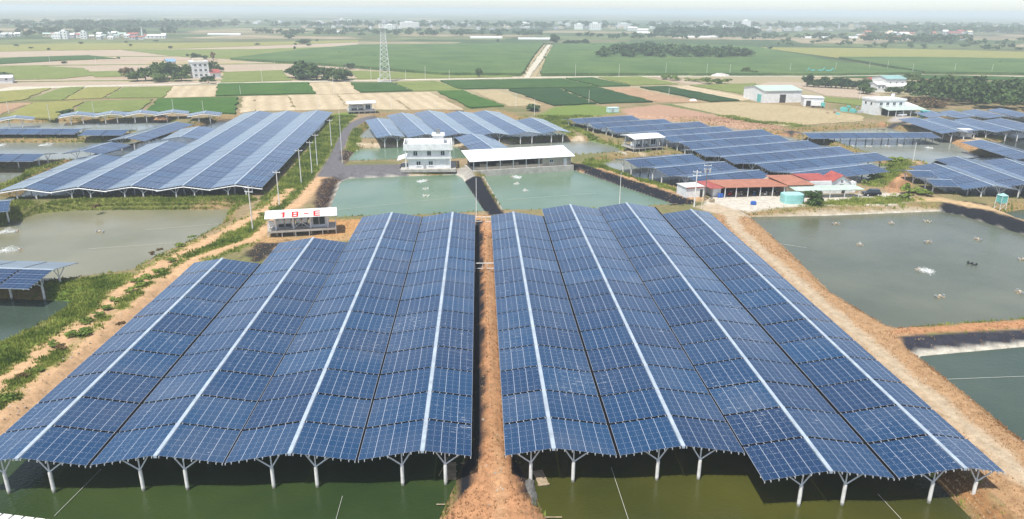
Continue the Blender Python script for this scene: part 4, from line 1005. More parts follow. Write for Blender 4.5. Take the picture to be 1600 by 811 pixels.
# white house in front of the wood
p, a, W = frame((1366,180),(1412,179))
h = empty('white_house', p, a, 'white two-storey house with a long green-edged awning in front of the wood', 'house')
part(h, 'wall', WHITE, (0,0,0,W*0.98,10,6.4)); part(h, 'parapet', WHITE, (-0.3,-0.3,6.4,W+0.3,-0.1,7.2), (-0.3,10.1,6.4,W+0.3,10.3,7.2), (-0.3,-0.1,6.4,-0.1,10.1,7.2), (W+0.1,-0.1,6.4,W+0.3,10.1,7.2))
for i in range(4): window(h, W*(0.12+0.22*i), 0, 4.3, 1.6, 1.5)
for i in range(2): window(h, 0, 2.5+4*i, 4.2, 1.4, 1.4, face='x')
roof_slab(h, 'awning', GREENROOF, (2.5,-6,2.9),(W*1.45,-6,2.9),(W*1.45,-0.01,3.8),(2.5,-0.01,3.8)); roof_slab(h, 'side_roof', WHITEROOF, (W+0.4,-0.01,3.9),(W*1.45,-0.01,3.9),(W*1.45,8,4.8),(W+0.4,8,4.8))
for i in range(6): part(h, 'post', STEEL, (2.7+i*(W*1.43-2.8)/5,-5.8,0,2.9+i*(W*1.43-2.8)/5,-5.6,2.85))
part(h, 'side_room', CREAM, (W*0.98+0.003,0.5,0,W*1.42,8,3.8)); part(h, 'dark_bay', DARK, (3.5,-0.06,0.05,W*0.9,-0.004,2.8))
tk = MB(); tk.tube((W*0.78,5,7.0),(W*0.78,5,9.0),0.8,n=12); tk.build('water_tank', STEEL, h)
def container(fa, fb, D, hh, m, label):
    p, a, W = frame(fa, fb); t = empty('container', p, a, label, 'container')
    b = MB(); b.box(0,0,0.1,W,D,hh)
    for i in range(int(W/0.5)): b.box(i*0.5+0.1,-0.04,0.25,i*0.5+0.3,-0.002,hh-0.15)
    b.build('shell', m, t); part(t, 'roof', m, (-0.1,-0.1,hh,W+0.1,D+0.1,hh+0.12)); part(t, 'door', GREY, (W*0.3,-0.1,0.2,W*0.5,-0.045,hh-0.4))
container((1441,184.5),(1455,184.7),3,3.0,TEAL,'teal container beside the awning of the white house')
container((1499,214.5),(1518,214.8),3,2.9,WHITE,'white container under the canopies before the wood')
container((951,176.5),(967,176),3,2.2,plain('pale_aqua',(0.55,0.72,0.70),0.5,0.15,1),'pale aqua container at the far corner of the right array')
# house cluster near the wood
gable_house((1384,139),(1414,138.5),14,6.0,7.5,'house with a teal gable roof among the trees by the wood','house',WHITE,plain('teal_roof',(0.25,0.42,0.40),0.5,0.2,0.5),wins=3)
gable_house((1369,144),(1382,144),9,4.5,5.5,'small white house at the left of the teal-roofed one','house',WHITE,WHITEROOF,wins=2)
gable_house((1384,143.5),(1432,142.5),8,3.2,4.2,'long low white outbuilding before the teal-roofed house','house',WHITE,WHITEROOF,wins=5)
gable_house((1362,134),(1383,133.5),9,3.4,4.8,'red-roofed house left of the teal-roofed one behind the tree row','house',CREAM,REDROOF,wins=2)
gable_house((1448,138),(1475,138),10,3.6,5.0,'red-tiled house right of the teal-roofed one, left of two','house',CREAM,ORANGEROOF,wins=3)
gable_house((1480,139),(1500,139),10,3.4,4.8,'red-tiled house right of the teal-roofed one, right of two','house',CREAM,REDROOF,wins=2)
# white three-storey house on the left
p, a, W = frame((302,122.5),(328,121.5))
h = empty('white_house', p, a, 'white three-storey house with a red annex roof amid the trees on the left', 'house')
part(h, 'wall', WHITE, (0,0,0,W,11,10.0)); part(h, 'parapet', WHITE, (-0.3,-0.3,10,W+0.3,11.3,10.9)); part(h, 'roof_room', CREAM, (2,3,10.9,W-2,9,12.6))
for zz in (1.2, 4.4, 7.6):
    for i in range(3): window(h, W*(0.12+0.3*i), 0, zz, 1.7, 1.5)
part(h, 'annex', WHITE, (W+0.01,-1,0,W+7,8,3.2)); roof_slab(h, 'annex_roof', REDROOF, (W,-1.5,3.25),(W+7.5,-1.5,3.25),(W+7.5,8,5.0),(W,8,5.0)); part(h, 'door', DARK, (W+2,-1.06,0,W+3.2,-0.98,2.2))
gable_house((262,107),(276,106.5),10,5,6.8,'small house with a pale blue roof hidden among the left trees','house',CREAM,plain('blue_roof',(0.22,0.36,0.50),0.5,0.2,0.5),wins=1)
gable_house((-14,131),(20,130),9,3.5,4.6,'low white shed at the left edge behind the fields','shed',WHITE,WHITEROOF,wins=2)

# lattice tower
p = G(602,127.5); t = empty('lattice_tower', p, 0.12, 'tall white lattice telecom tower standing behind the crop fields', 'tower')
HT, b0, b1 = 36.0, 3.5, 1.2; hw = lambda z: b1+(b0-b1)*max(0, 1-z/ (HT*0.92))
cn = [(-1,-1),(1,-1),(1,1),(-1,1)]
for sx, sy in cn:
    b = MB(); b.tube((sx*hw(0),sy*hw(0),0),(sx*hw(HT*0.92),sy*hw(HT*0.92),HT*0.92),0.2,0.16,n=6); b.tube((sx*b1,sy*b1,HT*0.92),(sx*b1,sy*b1,HT),0.16,n=6); b.build('leg', STEEL, t)
lev = [0]; 
while lev[-1] < HT-2: lev.append(lev[-1]+max(1.7, hw(lev[-1])*1.15))
b = MB()
for z0, z1 in zip(lev, lev[1:]):
    for i in range(4):
        (ax, ay), (bx, by) = cn[i], cn[(i+1) % 4]; u, v = hw(z0), hw(z1)
        b.tube((ax*u,ay*u,z0),(bx*v,by*v,z1),0.09,n=4); b.tube((bx*u,by*u,z0),(ax*v,ay*v,z1),0.09,n=4); b.tube((ax*v,ay*v,z1),(bx*v,by*v,z1),0.08,n=4)
b.build('bracing', STEEL, t)
part(t, 'platform', STEEL, (-2.1,-2.1,HT*0.92,2.1,2.1,HT*0.92+0.15)); 
for sx, sy in cn+[(0,-1.3),(1.3,0),(-1.3,0)]: part(t, 'antenna_panel', WHITE, (sx*1.9-0.2,sy*1.9-0.1,HT*0.93,sx*1.9+0.2,sy*1.9+0.1,HT*0.93+2.0))
b = MB(); b.tube((0,0,HT*0.9),(0,0,HT+2.5),0.06,n=5); b.build('lightning_rod', STEEL, t)
part(t, 'cabinet', WHITE, (-4.8,-2,0,-3.9,0,2.2)); part(t, 'foundation', CONC, (-4.2,-4.2,-0.3,4.2,4.2,0.12))

# ------------------------------------------------------------------ utility poles
def pole(base, topy, label, group, arms=1, r=0.14, lean=0.0, cat='utility pole', col=None):
    p = G(*base)
    # height from the picture: find z so that the top lands at topy
    lo, hi = 0.5, 40
    for _ in range(40):
        z = (lo+hi)/2; d = Vector((p.x, p.y, z-CAMH)); y = CY-FPX*(d.dot(UP))/d.dot(fwd)
        if y > topy: lo = z
        else: hi = z
    t = empty('utility_pole', p, random.uniform(-0.3, 0.3), label, cat, group)
    b = MB(); b.tube((0,0,-0.4),(lean,0,z),r,r*0.62,n=8); b.build('shaft', col or PILE, t)
    for k in range(arms):
        zz = z-0.5-0.9*k
        ar = part(t, 'crossarm', STEEL, (lean-0.95,-0.06,zz,lean+0.95,0.06,zz+0.12))
        for xx in (-0.85, 0.0, 0.85):
            b = MB(); b.tube((lean+xx,0,zz+0.12),(lean+xx,0,zz+0.38),0.06,0.04,n=6); b.build('insulator', WHITE, ar)
    return t, z
GP = 'utility poles along the left road'
ends = []
for base, ty, lab, n in [((395,358.5),290,'utility pole nearest the equipment hut, rising from the grass verge',2),((436.7,321.5),266.5,'second utility pole from the front along the left road',1),
        ((471,287),233,'third utility pole from the front along the left road',1),((487.6,271.6),220.5,'fourth utility pole along the left road, beside the asphalt yard',1),
        ((496,259),209,'fifth utility pole from the front along the left road',1),((518,229.7),186,'sixth and furthest utility pole with a crossarm along the left road',1)]:
    t, z = pole(base, ty, lab, GP, n); ends.append((t.location.copy(), z))
pole((535,254.6),173,'tall slim pole without arms at the corner of the asphalt road','slim bare poles',0,0.1)
pole((744.5,341),278,'slim white pole at the far end of the dry grass path','slim bare poles',0,0.09)
pole((968,316.5),270,'slim white pole in the teal pond just behind the front canopies','slim bare poles',0,0.1)
pole((1426.5,252),223,'white pole standing at the bank of the right aerated pond','slim bare poles',0,0.13)
pole((1096,326),293,'short thin post on the yard edge below the utility poles','slim bare poles',0,0.06)
t, z = pole((1084.6,323),266,'left one of the two tall poles beside the small white shed','poles at the farm',2,0.17); t, z2 = pole((1101,313),256,'right one of the two tall poles beside the small white shed, carrying transformers','poles at the farm',2,0.15, col=plain('dark_pole',(0.16,0.14,0.13),0.8,0.2,1))
for xx in (-0.6, 0.6):
    b = MB(); b.tube((xx,-0.3,z2-2.2),(xx,-0.3,z2-1.2),0.25,n=10); b.build('transformer', GREY, t)
fp = [(498,171,150),(521.5,146,118),(491.5,125,105),(580,124,105),(634,124,109),(664.5,123,103),(806,168,145),(835,181,155),(899,119,100),(920,163,141),(967,119,100),(1040,118,98),(1104,118,99),(1045,148,137),(1171,156,133),(1358,110,97),(1386,111,95),(1425,116,99),(1491,114,99),(1549,115,100),(1343,156,137),(1305,112,97),(271,173,155),(318,176,157),(147,178,158),(285,152,136),(376,149,134),(78,187,162),(14,177,158),(410,128,105),(1140,118,100),(1234,115,98),(702,124,109),(541,110,99),(612,170,152),(680,170,155),(150,100,90),(78,98,87),(430,110,97),(1440,135,122)]
for x, y, ty in fp:
    pole((x, y), ty, 'thin grey pole standing among the crop fields', 'thin poles among the fields', 0, 0.11)
def sag(a, b, s, r, name, label, cat, group, m=ROPE, n=14):
    mb = MB(); pts = [a.lerp(b, i/n)-Vector((0,0,4*s*(i/n)*(1-i/n))) for i in range(n+1)]
    for p, q in zip(pts, pts[1:]): mb.tube(p, q, r, n=4, caps=False)
    tag(mb.build(name, m), label, cat, group)
for i, ((p, z), (q, z2_)) in enumerate(zip(ends, ends[1:])):
    sag(p+Vector((0,0,z-0.2)), q+Vector((0,0,z2_-0.2)), 0.7, 0.025, 'overhead_wire', 'thin overhead wire strung between the utility poles along the left road', 'wire', 'overhead wires', BLACK)
# ropes across the ponds
for a, b, lab in [((85,806),(158,733),'pale rope running from the white float to under the leftmost front canopy'),((524,815),(535,775),'rope in the dark water before the third front canopy'),((955,730),(984,818),'rope stretched across the olive water right of the path'),
                  ((1372,772),(1412,815),'rope in the olive water near the rightmost front canopy'),((1478,592.5),(1620,587),'rope across the deep teal pond on the right'),((138,389),(275,379),'lower rope across the left pond'),((228,359),(350,349),'upper rope across the left pond'),
                  ((525,328),(742,305),'rope across the left teal pond'),((792,312),(930,302),'rope across the right teal pond'),((1215,380),(1260,387),'short rope at the near bank of the big right pond')]:
    mb = MB(); mb.tube(G(*a, WZ+0.12), G(*b, WZ+0.12), 0.022, n=5, caps=False); tag(mb.build('rope', ROPE), lab, 'rope', 'ropes across the ponds')

# ------------------------------------------------------------------ things in the ponds
def aerator(px, py, label, splash=0.0, m=WOOD, rz=None, dark=False):
    p = G(px, py, WZ); t = empty('paddle_wheel_aerator', p, random.uniform(0, 3) if rz is None else rz, label, 'aerator', 'paddle wheel aerators'); t.scale = (0.62,)*3
    mm = BLACK if dark else m
    for yy in (-0.75, 0.75): part(t, 'float', mm, (-1.1,yy-0.16,-0.08,1.1,yy+0.16,0.14))
    part(t, 'frame_bar', mm, (-0.12,-0.58,0.1,0.12,0.58,0.2)); part(t, 'motor', CREAM if not dark else BLACK, (-0.3,-0.25,0.201,0.3,0.25,0.62))
    for yy in (-1.25, 1.25):
        b = MB(); b.tube((0,min(yy,yy*0.72),0.25),(0,max(yy,yy*0.72),0.25),0.06,n=6)
        for k in range(6):
            c, s = math.cos(k*math.pi/3), math.sin(k*math.pi/3); b.tube((0.05*c,yy,0.25+0.05*s),(0.42*c,yy,0.25+0.42*s),0.07,n=4)
            b.box(0.40*c-0.09,yy-0.2,0.25+0.40*s-0.09,0.40*c+0.09,yy+0.2,0.25+0.40*s+0.09)
        b.build('paddle_wheel', (GREY if m is WOOD else WHITE) if not dark else BLACK, t)
    if splash:
        b = MB(); r = random.Random(int(px*7))
        def bit(x, y, z, sz):
            v = []
            for k in range(6):
                pass
            d = [Vector((r.gauss(0,1), r.gauss(0,1), r.gauss(0,0.7))).normalized()*sz for _ in range(3)]
            b.add([(x+q.x, y+q.y, max(0.02, z+q.z)) for q in d], [(0,1,2)])
        for _ in range(900):
            sy = r.choice((-1.2, 1.2)); q = r.random(); x = -q*3.4*splash+r.gauss(0,0.2); zz = 2.0*splash*q*(1-q)*2.0*r.random()
            bit(x, sy*(0.6+0.6*q)+r.gauss(0,0.35), zz, r.uniform(0.06, 0.16))
        for _ in range(900):
            q = r.random()**0.7; bit(-q*5.5*splash+r.gauss(0,0.3)+0.6, r.gauss(0,0.8+0.5*q), 0.03, r.uniform(0.1, 0.22))
        b.build('spray', FOAM, t)
A = aerator
A(1305.7,350,'idle aerator furthest left in the big right pond'); A(1393,349,'idle aerator in the middle of the far row of the big right pond'); A(1449,346.5,'idle aerator at the right of the far row in the big right pond')
A(1343.6,382.5,'idle aerator left of the second row in the big right pond'); A(1449.5,378.5,'idle aerator in the middle of the second row in the big right pond'); A(1527.7,374.5,'idle aerator right of the second row in the big right pond')
A(1436,422,'running aerator throwing white spray in the big right pond',0.8,rz=2.6); A(1518.7,413,'dark aerator right of the running one in the big right pond',dark=True); A(1468,464,'idle aerator nearest the dike in the big right pond'); A(1593,457,'aerator at the right edge near the dike'); A(1598,406,'aerator cut by the right edge in the big right pond')
A(667,283,'running aerator with spray in the left teal pond',0.9,rz=0.3); A(665,295.5,'middle white aerator in the left teal pond',m=WHITE); A(666,306.5,'front white aerator in the left teal pond',m=WHITE)
A(801,277,'running aerator with spray in the right teal pond',0.8,rz=3.0); A(807,287.5,'middle white aerator in the right teal pond',m=WHITE); A(821,298,'front white aerator in the right teal pond',m=WHITE)
A(27,362,'running aerator with the far spray in the left pond',1.5,rz=0.2); A(31,391,'running aerator with the near spray in the left pond',1.5,rz=0.2); A(156,363,'idle aerator alone in the left pond')
A(83,226.5,'running aerator in the upper left pond',1.4,rz=0.2); A(10,227,'aerator at the left end of the upper left pond',1.0,rz=0.2)
A(1331,228.5,'first aerator from the left in the row under the far right canopy',m=WHITE); A(1358,229,'second aerator from the left in the row under the far right canopy',m=WHITE); A(1387,228.5,'third aerator from the left in the row under the far right canopy',m=WHITE); A(1407,227.5,'fourth aerator from the left in the row under the far right canopy',m=WHITE); A(1453,231,'aerator apart on the right in the pond below the far right canopy',0.3,m=WHITE)
# rafts
def raft(c, rz, wd, ln, label):
    p = G(*c, WZ); t = empty('slatted_raft', p, rz, label, 'raft', 'slatted rafts beside the path')
    for i in range(9): part(t, 'slat', WOOD, (-wd/2+i*wd/9,-ln/2,0.06,-wd/2+(i+0.72)*wd/9,ln/2,0.16))
    for yy in (-0.4, 0, 0.4): part(t, 'crossbeam', WOOD, (-wd/2-0.08,yy*ln-0.07,-0.06,wd/2+0.08,yy*ln+0.07,0.057))
raft((706,737), 0.03, 0.95, 3.0, 'slatted wooden raft left of the path under the canopy edge'); raft((845,748), 0.2, 1.1, 2.6, 'pale slatted raft right of the path beside the pile')
# white block float at the lower left
p0, p1 = G(-30,808,WZ), G(112,826,WZ); d = p1-p0; t = empty('block_float', p0, math.atan2(d.y, d.x), 'white float of square blocks in the lower left corner', 'float')
part(t, 'bottom_row', CREAM, (-0.3,-1.2,-0.1,d.length,0.35,0.1))
i = 0; x = 0.0
while x < d.length-1.0:
    b = MB(); b.box(x,-0.55,0.1,x+0.95,0.3,0.48); o = b.build('block', WHITE, t); x += 1.17
# white pipe gates on the path
def gate(y, label, x0=-1.0, x1=2.6, hgt=1.1):
    t = empty('pipe_gate', ((x0+x1)/2, y, 0), 0, label, 'gate', 'white pipe gates on the path'); W = (x1-x0)/2
    b = MB(); b.tube((-W,0,hgt),(W,0,hgt),0.08,n=6); b.build('top_rail', WHITE, t)
    for xx in (-W, -W*0.22, W*0.22, W):
        b = MB(); b.tube((xx,0,-0.6 if abs(xx) > 0.9*W else -0.1),(xx,0,hgt-0.08),0.06,n=6); b.build('post', WHITE, t)
    for s in (-1, 1): b = MB(); b.tube((s*W,0,0.1),(s*W*0.22,0,0.1),0.06,n=6); b.build('low_rail', WHITE, t)
gate(127.0, 'white pipe gate halfway along the dry grass path'); gate(158.5, 'white pipe gate at the far end of the path by the teal ponds')
# net lump at the path foot
p = G(830,772,-1.25); b = MB(); r = random.Random(4)
nn, mm_ = 9, 5; vs = [(-0.5+1.0*j/(mm_-1)+r.gauss(0,0.06), -2.2+4.4*i/(nn-1), 0.35*math.sin(math.pi*j/(mm_-1))+r.gauss(0,0.07)) for i in range(nn) for j in range(mm_)]
b.add(vs, [(i*mm_+j, i*mm_+j+1, (i+1)*mm_+j+1, (i+1)*mm_+j) for i in range(nn-1) for j in range(mm_-1)])
vs2 = [(x, y, z-0.12) for x, y, z in vs]; b.add(vs2, [(i*mm_+j, (i+1)*mm_+j, (i+1)*mm_+j+1, i*mm_+j+1) for i in range(nn-1) for j in range(mm_-1)])
o = b.build('folded_net', plain('net_cloth',(0.13,0.13,0.125),0.8,0.4,2.0), None, p); tag(o, 'grey folded liner sheet lying at the right foot of the path', 'net')
for a_, b_, lab in [((686,743),(700,715),'thin wooden edge pole along the liner left of the path'),((682,788),(703,788),'short stick in the water left of the path foot'),((846,808),(878,808),'short stick in the water right of the path foot'),((720,724),(742,722),'thin pale pipe lying on the black liner under the canopy')]:
    mb = MB(); mb.tube(G(*a_, WZ+0.2), G(*b_, WZ+0.25), 0.05, n=6); tag(mb.build('wooden_stick', WOOD), lab, 'stick')

# loose stones and clods on the bare earth
def stones():
    r = np.random.default_rng(9); V = []; F = []
    segs = [((55.5,58),(55.6,150),5.5,420),((1.6,57),(1.7,150),1.6,140),((50.2,60),(50.4,120),2.5,150)]
    a0 = [G(0,658),G(75,595),G(143,538),G(220,472),G(302,406)]; segs += [((p.x,p.y),(q.x,q.y),3.0,70) for p, q in zip(a0, a0[1:])]
    for a, b, wd, n in segs:
        for _ in range(n):
            t = r.random(); x = a[0]+(b[0]-a[0])*t+r.normal()*wd/2; y = a[1]+(b[1]-a[1])*t; s = 0.05+0.16*r.random()**3
            i = np.argmin(abs(xs-x)); j = np.argmin(abs(ys-y)); z = GZ[j, i]; k = len(V)
            V += [(x+s*r.uniform(.7,1.2), y, z), (x, y+s*r.uniform(.7,1.2), z), (x-s*r.uniform(.7,1.2), y, z), (x, y-s*r.uniform(.7,1.2), z), (x+s*r.normal()*.2, y+s*r.normal()*.2, z+s*r.uniform(.5,1.0))]
            F += [(k,k+1,k+4),(k+1,k+2,k+4),(k+2,k+3,k+4),(k+3,k,k+4)]
    me = bpy.data.meshes.new('loose_stones'); me.from_pydata(V, [], F); me.materials.append(plain('stone',(0.42,0.36,0.28),0.9,0.5,3.0)); tag(put('loose_stones', me), 'loose stones and clods lying on the bare dirt roads', 'stones', kind='stuff')
stones()
# ------------------------------------------------------------------ trees
def crown_mesh(seed, lobes=12, leaves=950, size=0.12, flat=1.0, m=None, name='crown'):
    r = np.random.default_rng(seed)
    c = r.normal(size=(lobes, 3)); c /= np.linalg.norm(c, axis=1)[:, None]; c *= (0.35+0.4*r.random(lobes))[:, None]; c[:, 2] = c[:, 2]*0.75*flat
    R_ = 0.30+0.22*r.random(lobes)
    k = r.integers(0, lobes, leaves); d = r.normal(size=(leaves, 3)); d /= np.linalg.norm(d, axis=1)[:, None]; d[:, 2] = np.abs(d[:, 2])*0.62+d[:, 2]*0.38
    P = c[k]+d*(R_[k]*(0.65+0.4*r.random(leaves)))[:, None]*np.array([1, 1, flat])
    N = d+r.normal(size=(leaves, 3))*0.55; N /= np.linalg.norm(N, axis=1)[:, None]
    U = np.cross(N, r.normal(size=(leaves, 3))); U /= np.linalg.norm(U, axis=1)[:, None]; V = np.cross(N, U)
    s = (size*(0.6+0.8*r.random(leaves)))[:, None]
    Q = np.stack([P-U*s, P-V*s*0.6, P+U*s, P+V*s*0.6], 1).reshape(-1, 3)
    return Q
def crown(seed, m, **k):
    Q = crown_mesh(seed, **k); n = len(Q)//4; me = bpy.data.meshes.new('crown')
    me.from_pydata(Q.tolist(), [], [(4*i, 4*i+1, 4*i+2, 4*i+3) for i in range(n)]); me.materials.append(m); return me
CR = [crown(s, LEAF) for s in (1, 2, 3, 4)]; CRD = [crown(s, LEAFD) for s in (5, 6, 7)]
SH = [crown(s, SHRUB, lobes=6, leaves=380, size=0.17, flat=0.8) for s in (11, 12, 13)]; BR = [crown(s, BROWNL, lobes=6, leaves=320, size=0.17, flat=0.8) for s in (14, 15)]
_tm = {}
def trunk_mesh(kind=0):
    if kind in _tm: return _tm[kind]
    r = random.Random(kind); b = MB(); b.tube((0,0,-0.05),(0.02,0.01,0.5),0.055,0.035,n=7)
    for k in range(5):
        a = k*1.26+r.random(); b.tube((0.02,0.01,0.36+0.03*k),(0.32*math.cos(a),0.32*math.sin(a),0.72),0.024,0.008,n=5)
    me = b.mesh('trunk'); me.materials.append(BARK); _tm[kind] = me; return me
def tree(px, py, hpx, wpx, label, group=None, kind=CR, cat='tree', name='tree', base=0.06):
    p = G(px, py); s = FPX/((p-Vector((0,0,CAMH))).dot(fwd)); h, r_ = hpx/s, wpx/s/2
    t = empty(name, p, random.uniform(0, 6.28), label, cat, group)
    o = put('trunk', trunk_mesh(random.randint(0, 3)), t); o.scale = (h*0.9, h*0.9, h)
    q = put('crown', random.choice(kind), t, (0, 0, h*(0.44+base*0.42))); q.scale = (r_*1.3, r_*1.3, h*(0.60-base*0.42)*1.12); q.rotation_euler = (0, 0, random.uniform(0, 6.28))
    return t
def shrub(px, py, hpx, wpx, label, group=None, kind=SH, cat='shrub', name='shrub'):
    p = G(px, py); s = FPX/((p-Vector((0,0,CAMH))).dot(fwd)); h, r_ = hpx/s, wpx/s/2
    t = empty(name, p, random.uniform(0, 6.28), label, cat, group)
    q = put('foliage', random.choice(kind), t, (0, 0, h*0.42)); q.scale = (r_, r_, h*0.6)
    b = MB(); b.tube((0,0,-0.1),(0,0,h*0.4),0.05,0.03,n=5); b.build('stem', BARK, t); return t
GT1 = 'trees around the white three-storey house'
for px, py, hh, ww in [(215,127,16,24),(228,126,22,26),(243,126,26,28),(258,124,28,30),(272,123,22,28),(290,122,22,24),(250,128,14,26),(284,127,14,24),(333,112,17,20),(345,112,9,10),(326,131,13,20)]:
    tree(px, py, hh, ww, 'dense green tree in the grove beside the white three-storey house', GT1)
GT2 = 'trees left of the lattice tower'
for px, py, hh, ww in [(462,122,22,28),(478,123,34,34),(495,125,26,30),(510,126,24,28),(527,127,26,30),(538,125,20,22),(470,125,16,24)]:
    tree(px, py, hh, ww, 'dark leafy tree in the clump left of the lattice tower', GT2, CRD)
tree(546,108,11,16,'single round bush-like tree behind the clump left of the tower',None,CRD); tree(473,69,10,22,'broad dark tree alone in the far field on the left',None,CRD); tree(452,61,9,13,'small dark tree left of the broad lone one in the far field',None,CRD)
tree(748.5,121,18,9,'slender dark tree right of the lattice tower at the track',None,CRD,base=0.1)
tree(868,69,19,16,'tall dark tree at the end of the straight farm track',None,CRD,base=0.1)
for px, ww in ((884,14),(898,16),(912,14)): tree(px,70,9,ww,'low tree in the hedge right of the tall tree at the track end','hedge at the track end',CRD,base=0.05)
for px, py, hh, ww in [(190,119,13,8),(197,120,17,14),(204,117,12,10)]: tree(px,py,hh,ww,'wispy brownish tree at the left end of the grove','wispy trees by the grove',BR)
for px, py, hh, ww in [(306,92,9,14),(318,93,8,12),(333,93,14,9)]: tree(px,py,hh,ww,'small tree in the bare field behind the white three-storey house','small trees behind the house',CRD if px < 330 else BR)
GT3 = 'row of trees behind the warehouse field'
for i in range(12): tree(1262+i*9+random.uniform(-2,2),136+i*0.45,16+random.uniform(-3,6),17,'dark green tree in the row behind the pale field','row of trees behind the warehouse field' if i else GT3,CRD,base=0.12)
for px, py, hh, ww in [(1166,116,11,13),(1180,117,7,16)]: tree(px,py,hh,ww,'small tree beside the rubble heap before the cane field','small trees by the rubble')
for px, py, hh, ww in [(1040,124,9,20),(1056,126,9,24),(1105,131,12,24),(1120,132,13,24),(1132,131,11,20),(1075,127,7,20),(1090,128,7,20)]: shrub(px,py,hh,ww,'dark green bush in the hedge along the pale strip','hedge along the pale strip')
tree(836,173,13,24,'round dark bush-tree at the corner of the middle array',None,CRD,base=0.05)
tree(1271,320,23,27,'round leafy tree beside the teal water tank',None,CR,base=0.05)
for px, py, hh, ww in [(1349,147,16,18),(1358,148,12,14),(1425,128,14,22),(1413,128,10,12),(1393,147,12,18),(1404,147,10,14)]: tree(px,py,hh,ww,'tree among the houses left of the wood','trees among the houses',CR)
for px in (1484,1507): tree(px,126,8,12,'small round tree in the field above the wood','small field trees above the wood',CRD)
tree(106,180,9,24,'round dark bush behind the end-on canopies',None,CRD,base=0.0); tree(12,124,14,26,'dark round tree at the left edge behind the low white shed',None,CRD)
shrub(1413,303,22,18,'scruffy bush beside the dirt mound','bushes at the mound'); 
for px, py, ww in [(1425,300,26),(1437,303,24),(1447,306,22),(1415,310,20)]: shrub(px,py,11,ww,'leafy green bush at the corner of the silo pond','bushes at the silo pond')
for px, py, hh, ww in [(1385,262,10,20),(1374,270,9,20),(1364,279,10,20),(1400,252,8,26),(1353,288,9,16),(1392,270,8,18)]: shrub(px,py,hh,ww,'green bush on the slope of the mound by the right array','bushes on the mound')
r = random.Random(3)
GV = 'bushes along the left verge'
for px, py, ww in [(136,505,24),(152,494,20),(170,483,22),(128,523,28),(110,525,24),(84,540,20),(62,580,18),(12,625,26),(10,545,18),(205,455,20),(222,446,20),(248,425,18),(268,408,18),(180,470,18)]:
    shrub(px, py, ww*0.42, ww, 'low green bush on the grassy verge left of the dirt road', GV)
for px, py, ww in [(150,325,16),(95,545,22),(35,590,20),(238,398,14),(190,508,16),(250,392,12)]: shrub(px, py, ww*0.5, ww, 'dry brown bush on the left dike', 'dry bushes on the left dike', BR)
for px, py, ww in [(214,441,22),(228,436,22),(300,372,14),(280,385,16),(410,336,14),(425,327,14),(372,372,12),(388,360,12)]: shrub(px, py, ww*0.4, ww, 'small green bush at the edge of the left pond track', 'bushes along the pond track')
# wood at the right and far woods: each one mass
def wood(name, label, spots, m, leaves=70, size=0.24, seed=5, kind='stuff'):
    r = np.random.default_rng(seed); Q = []
    for (x, y, h, rad) in spots:
        q = crown_mesh(int(r.integers(1e9)), lobes=6, leaves=leaves, size=size); q = q*np.array([rad, rad, h*0.5]); q += np.array([x, y, h*0.52]); Q.append(q)
    Q = np.concatenate(Q); n = len(Q)//4; me = bpy.data.meshes.new(name)
    me.vertices.add(4*n); me.vertices.foreach_set('co', Q.astype(np.float32).ravel()); me.loops.add(4*n); me.loops.foreach_set('vertex_index', np.arange(4*n, dtype=np.int32))
    me.polygons.add(n); me.polygons.foreach_set('loop_start', np.arange(0, 4*n, 4, dtype=np.int32)); me.update(calc_edges=True); me.materials.append(m)
    tag(put(name, me), label, 'wood', kind=kind)
def inpoly(px, n, seed):
    r = np.random.default_rng(seed); P = np.array(PX(px, 0)); lo, hi = P.min(0), P.max(0); out = []
    while len(out) < n:
        q = lo+r.random((400, 2))*(hi-lo); s = sdist(P, q[:, 0], q[:, 1]); out += [tuple(v) for v in q[s < 0]]
    return out[:n]
rw = random.Random(8)
wood('wood', 'dense green wood behind the canopies at the right edge', [(x, y, rw.uniform(6,12), rw.uniform(3.5,6)) for x, y in inpoly([(1420,160),(1455,155),(1470,165),(1560,172),(1720,170),(1720,150),(1600,147),(1500,143),(1440,146),(1415,152)], 260, 1)], LEAF, 120, 0.2, 11)
wood('wood', 'scrubby brown undergrowth at the left foot of the wood', [(x, y, rw.uniform(2,4), rw.uniform(2.5,4)) for x, y in inpoly([(1405,160),(1450,158),(1480,168),(1460,172),(1410,168)], 60, 2)], BROWNL, 60, 0.25, 12)
wood('wood', 'long dark grove in the middle of the cane field', [(x, y, rw.uniform(7,12), rw.uniform(5,9)) for x, y in inpoly([(932,93),(960,80),(1010,77),(1060,81),(1110,83),(1172,88),(1168,93),(1080,94)], 170, 3)], LEAFD, 70, 0.24, 13)
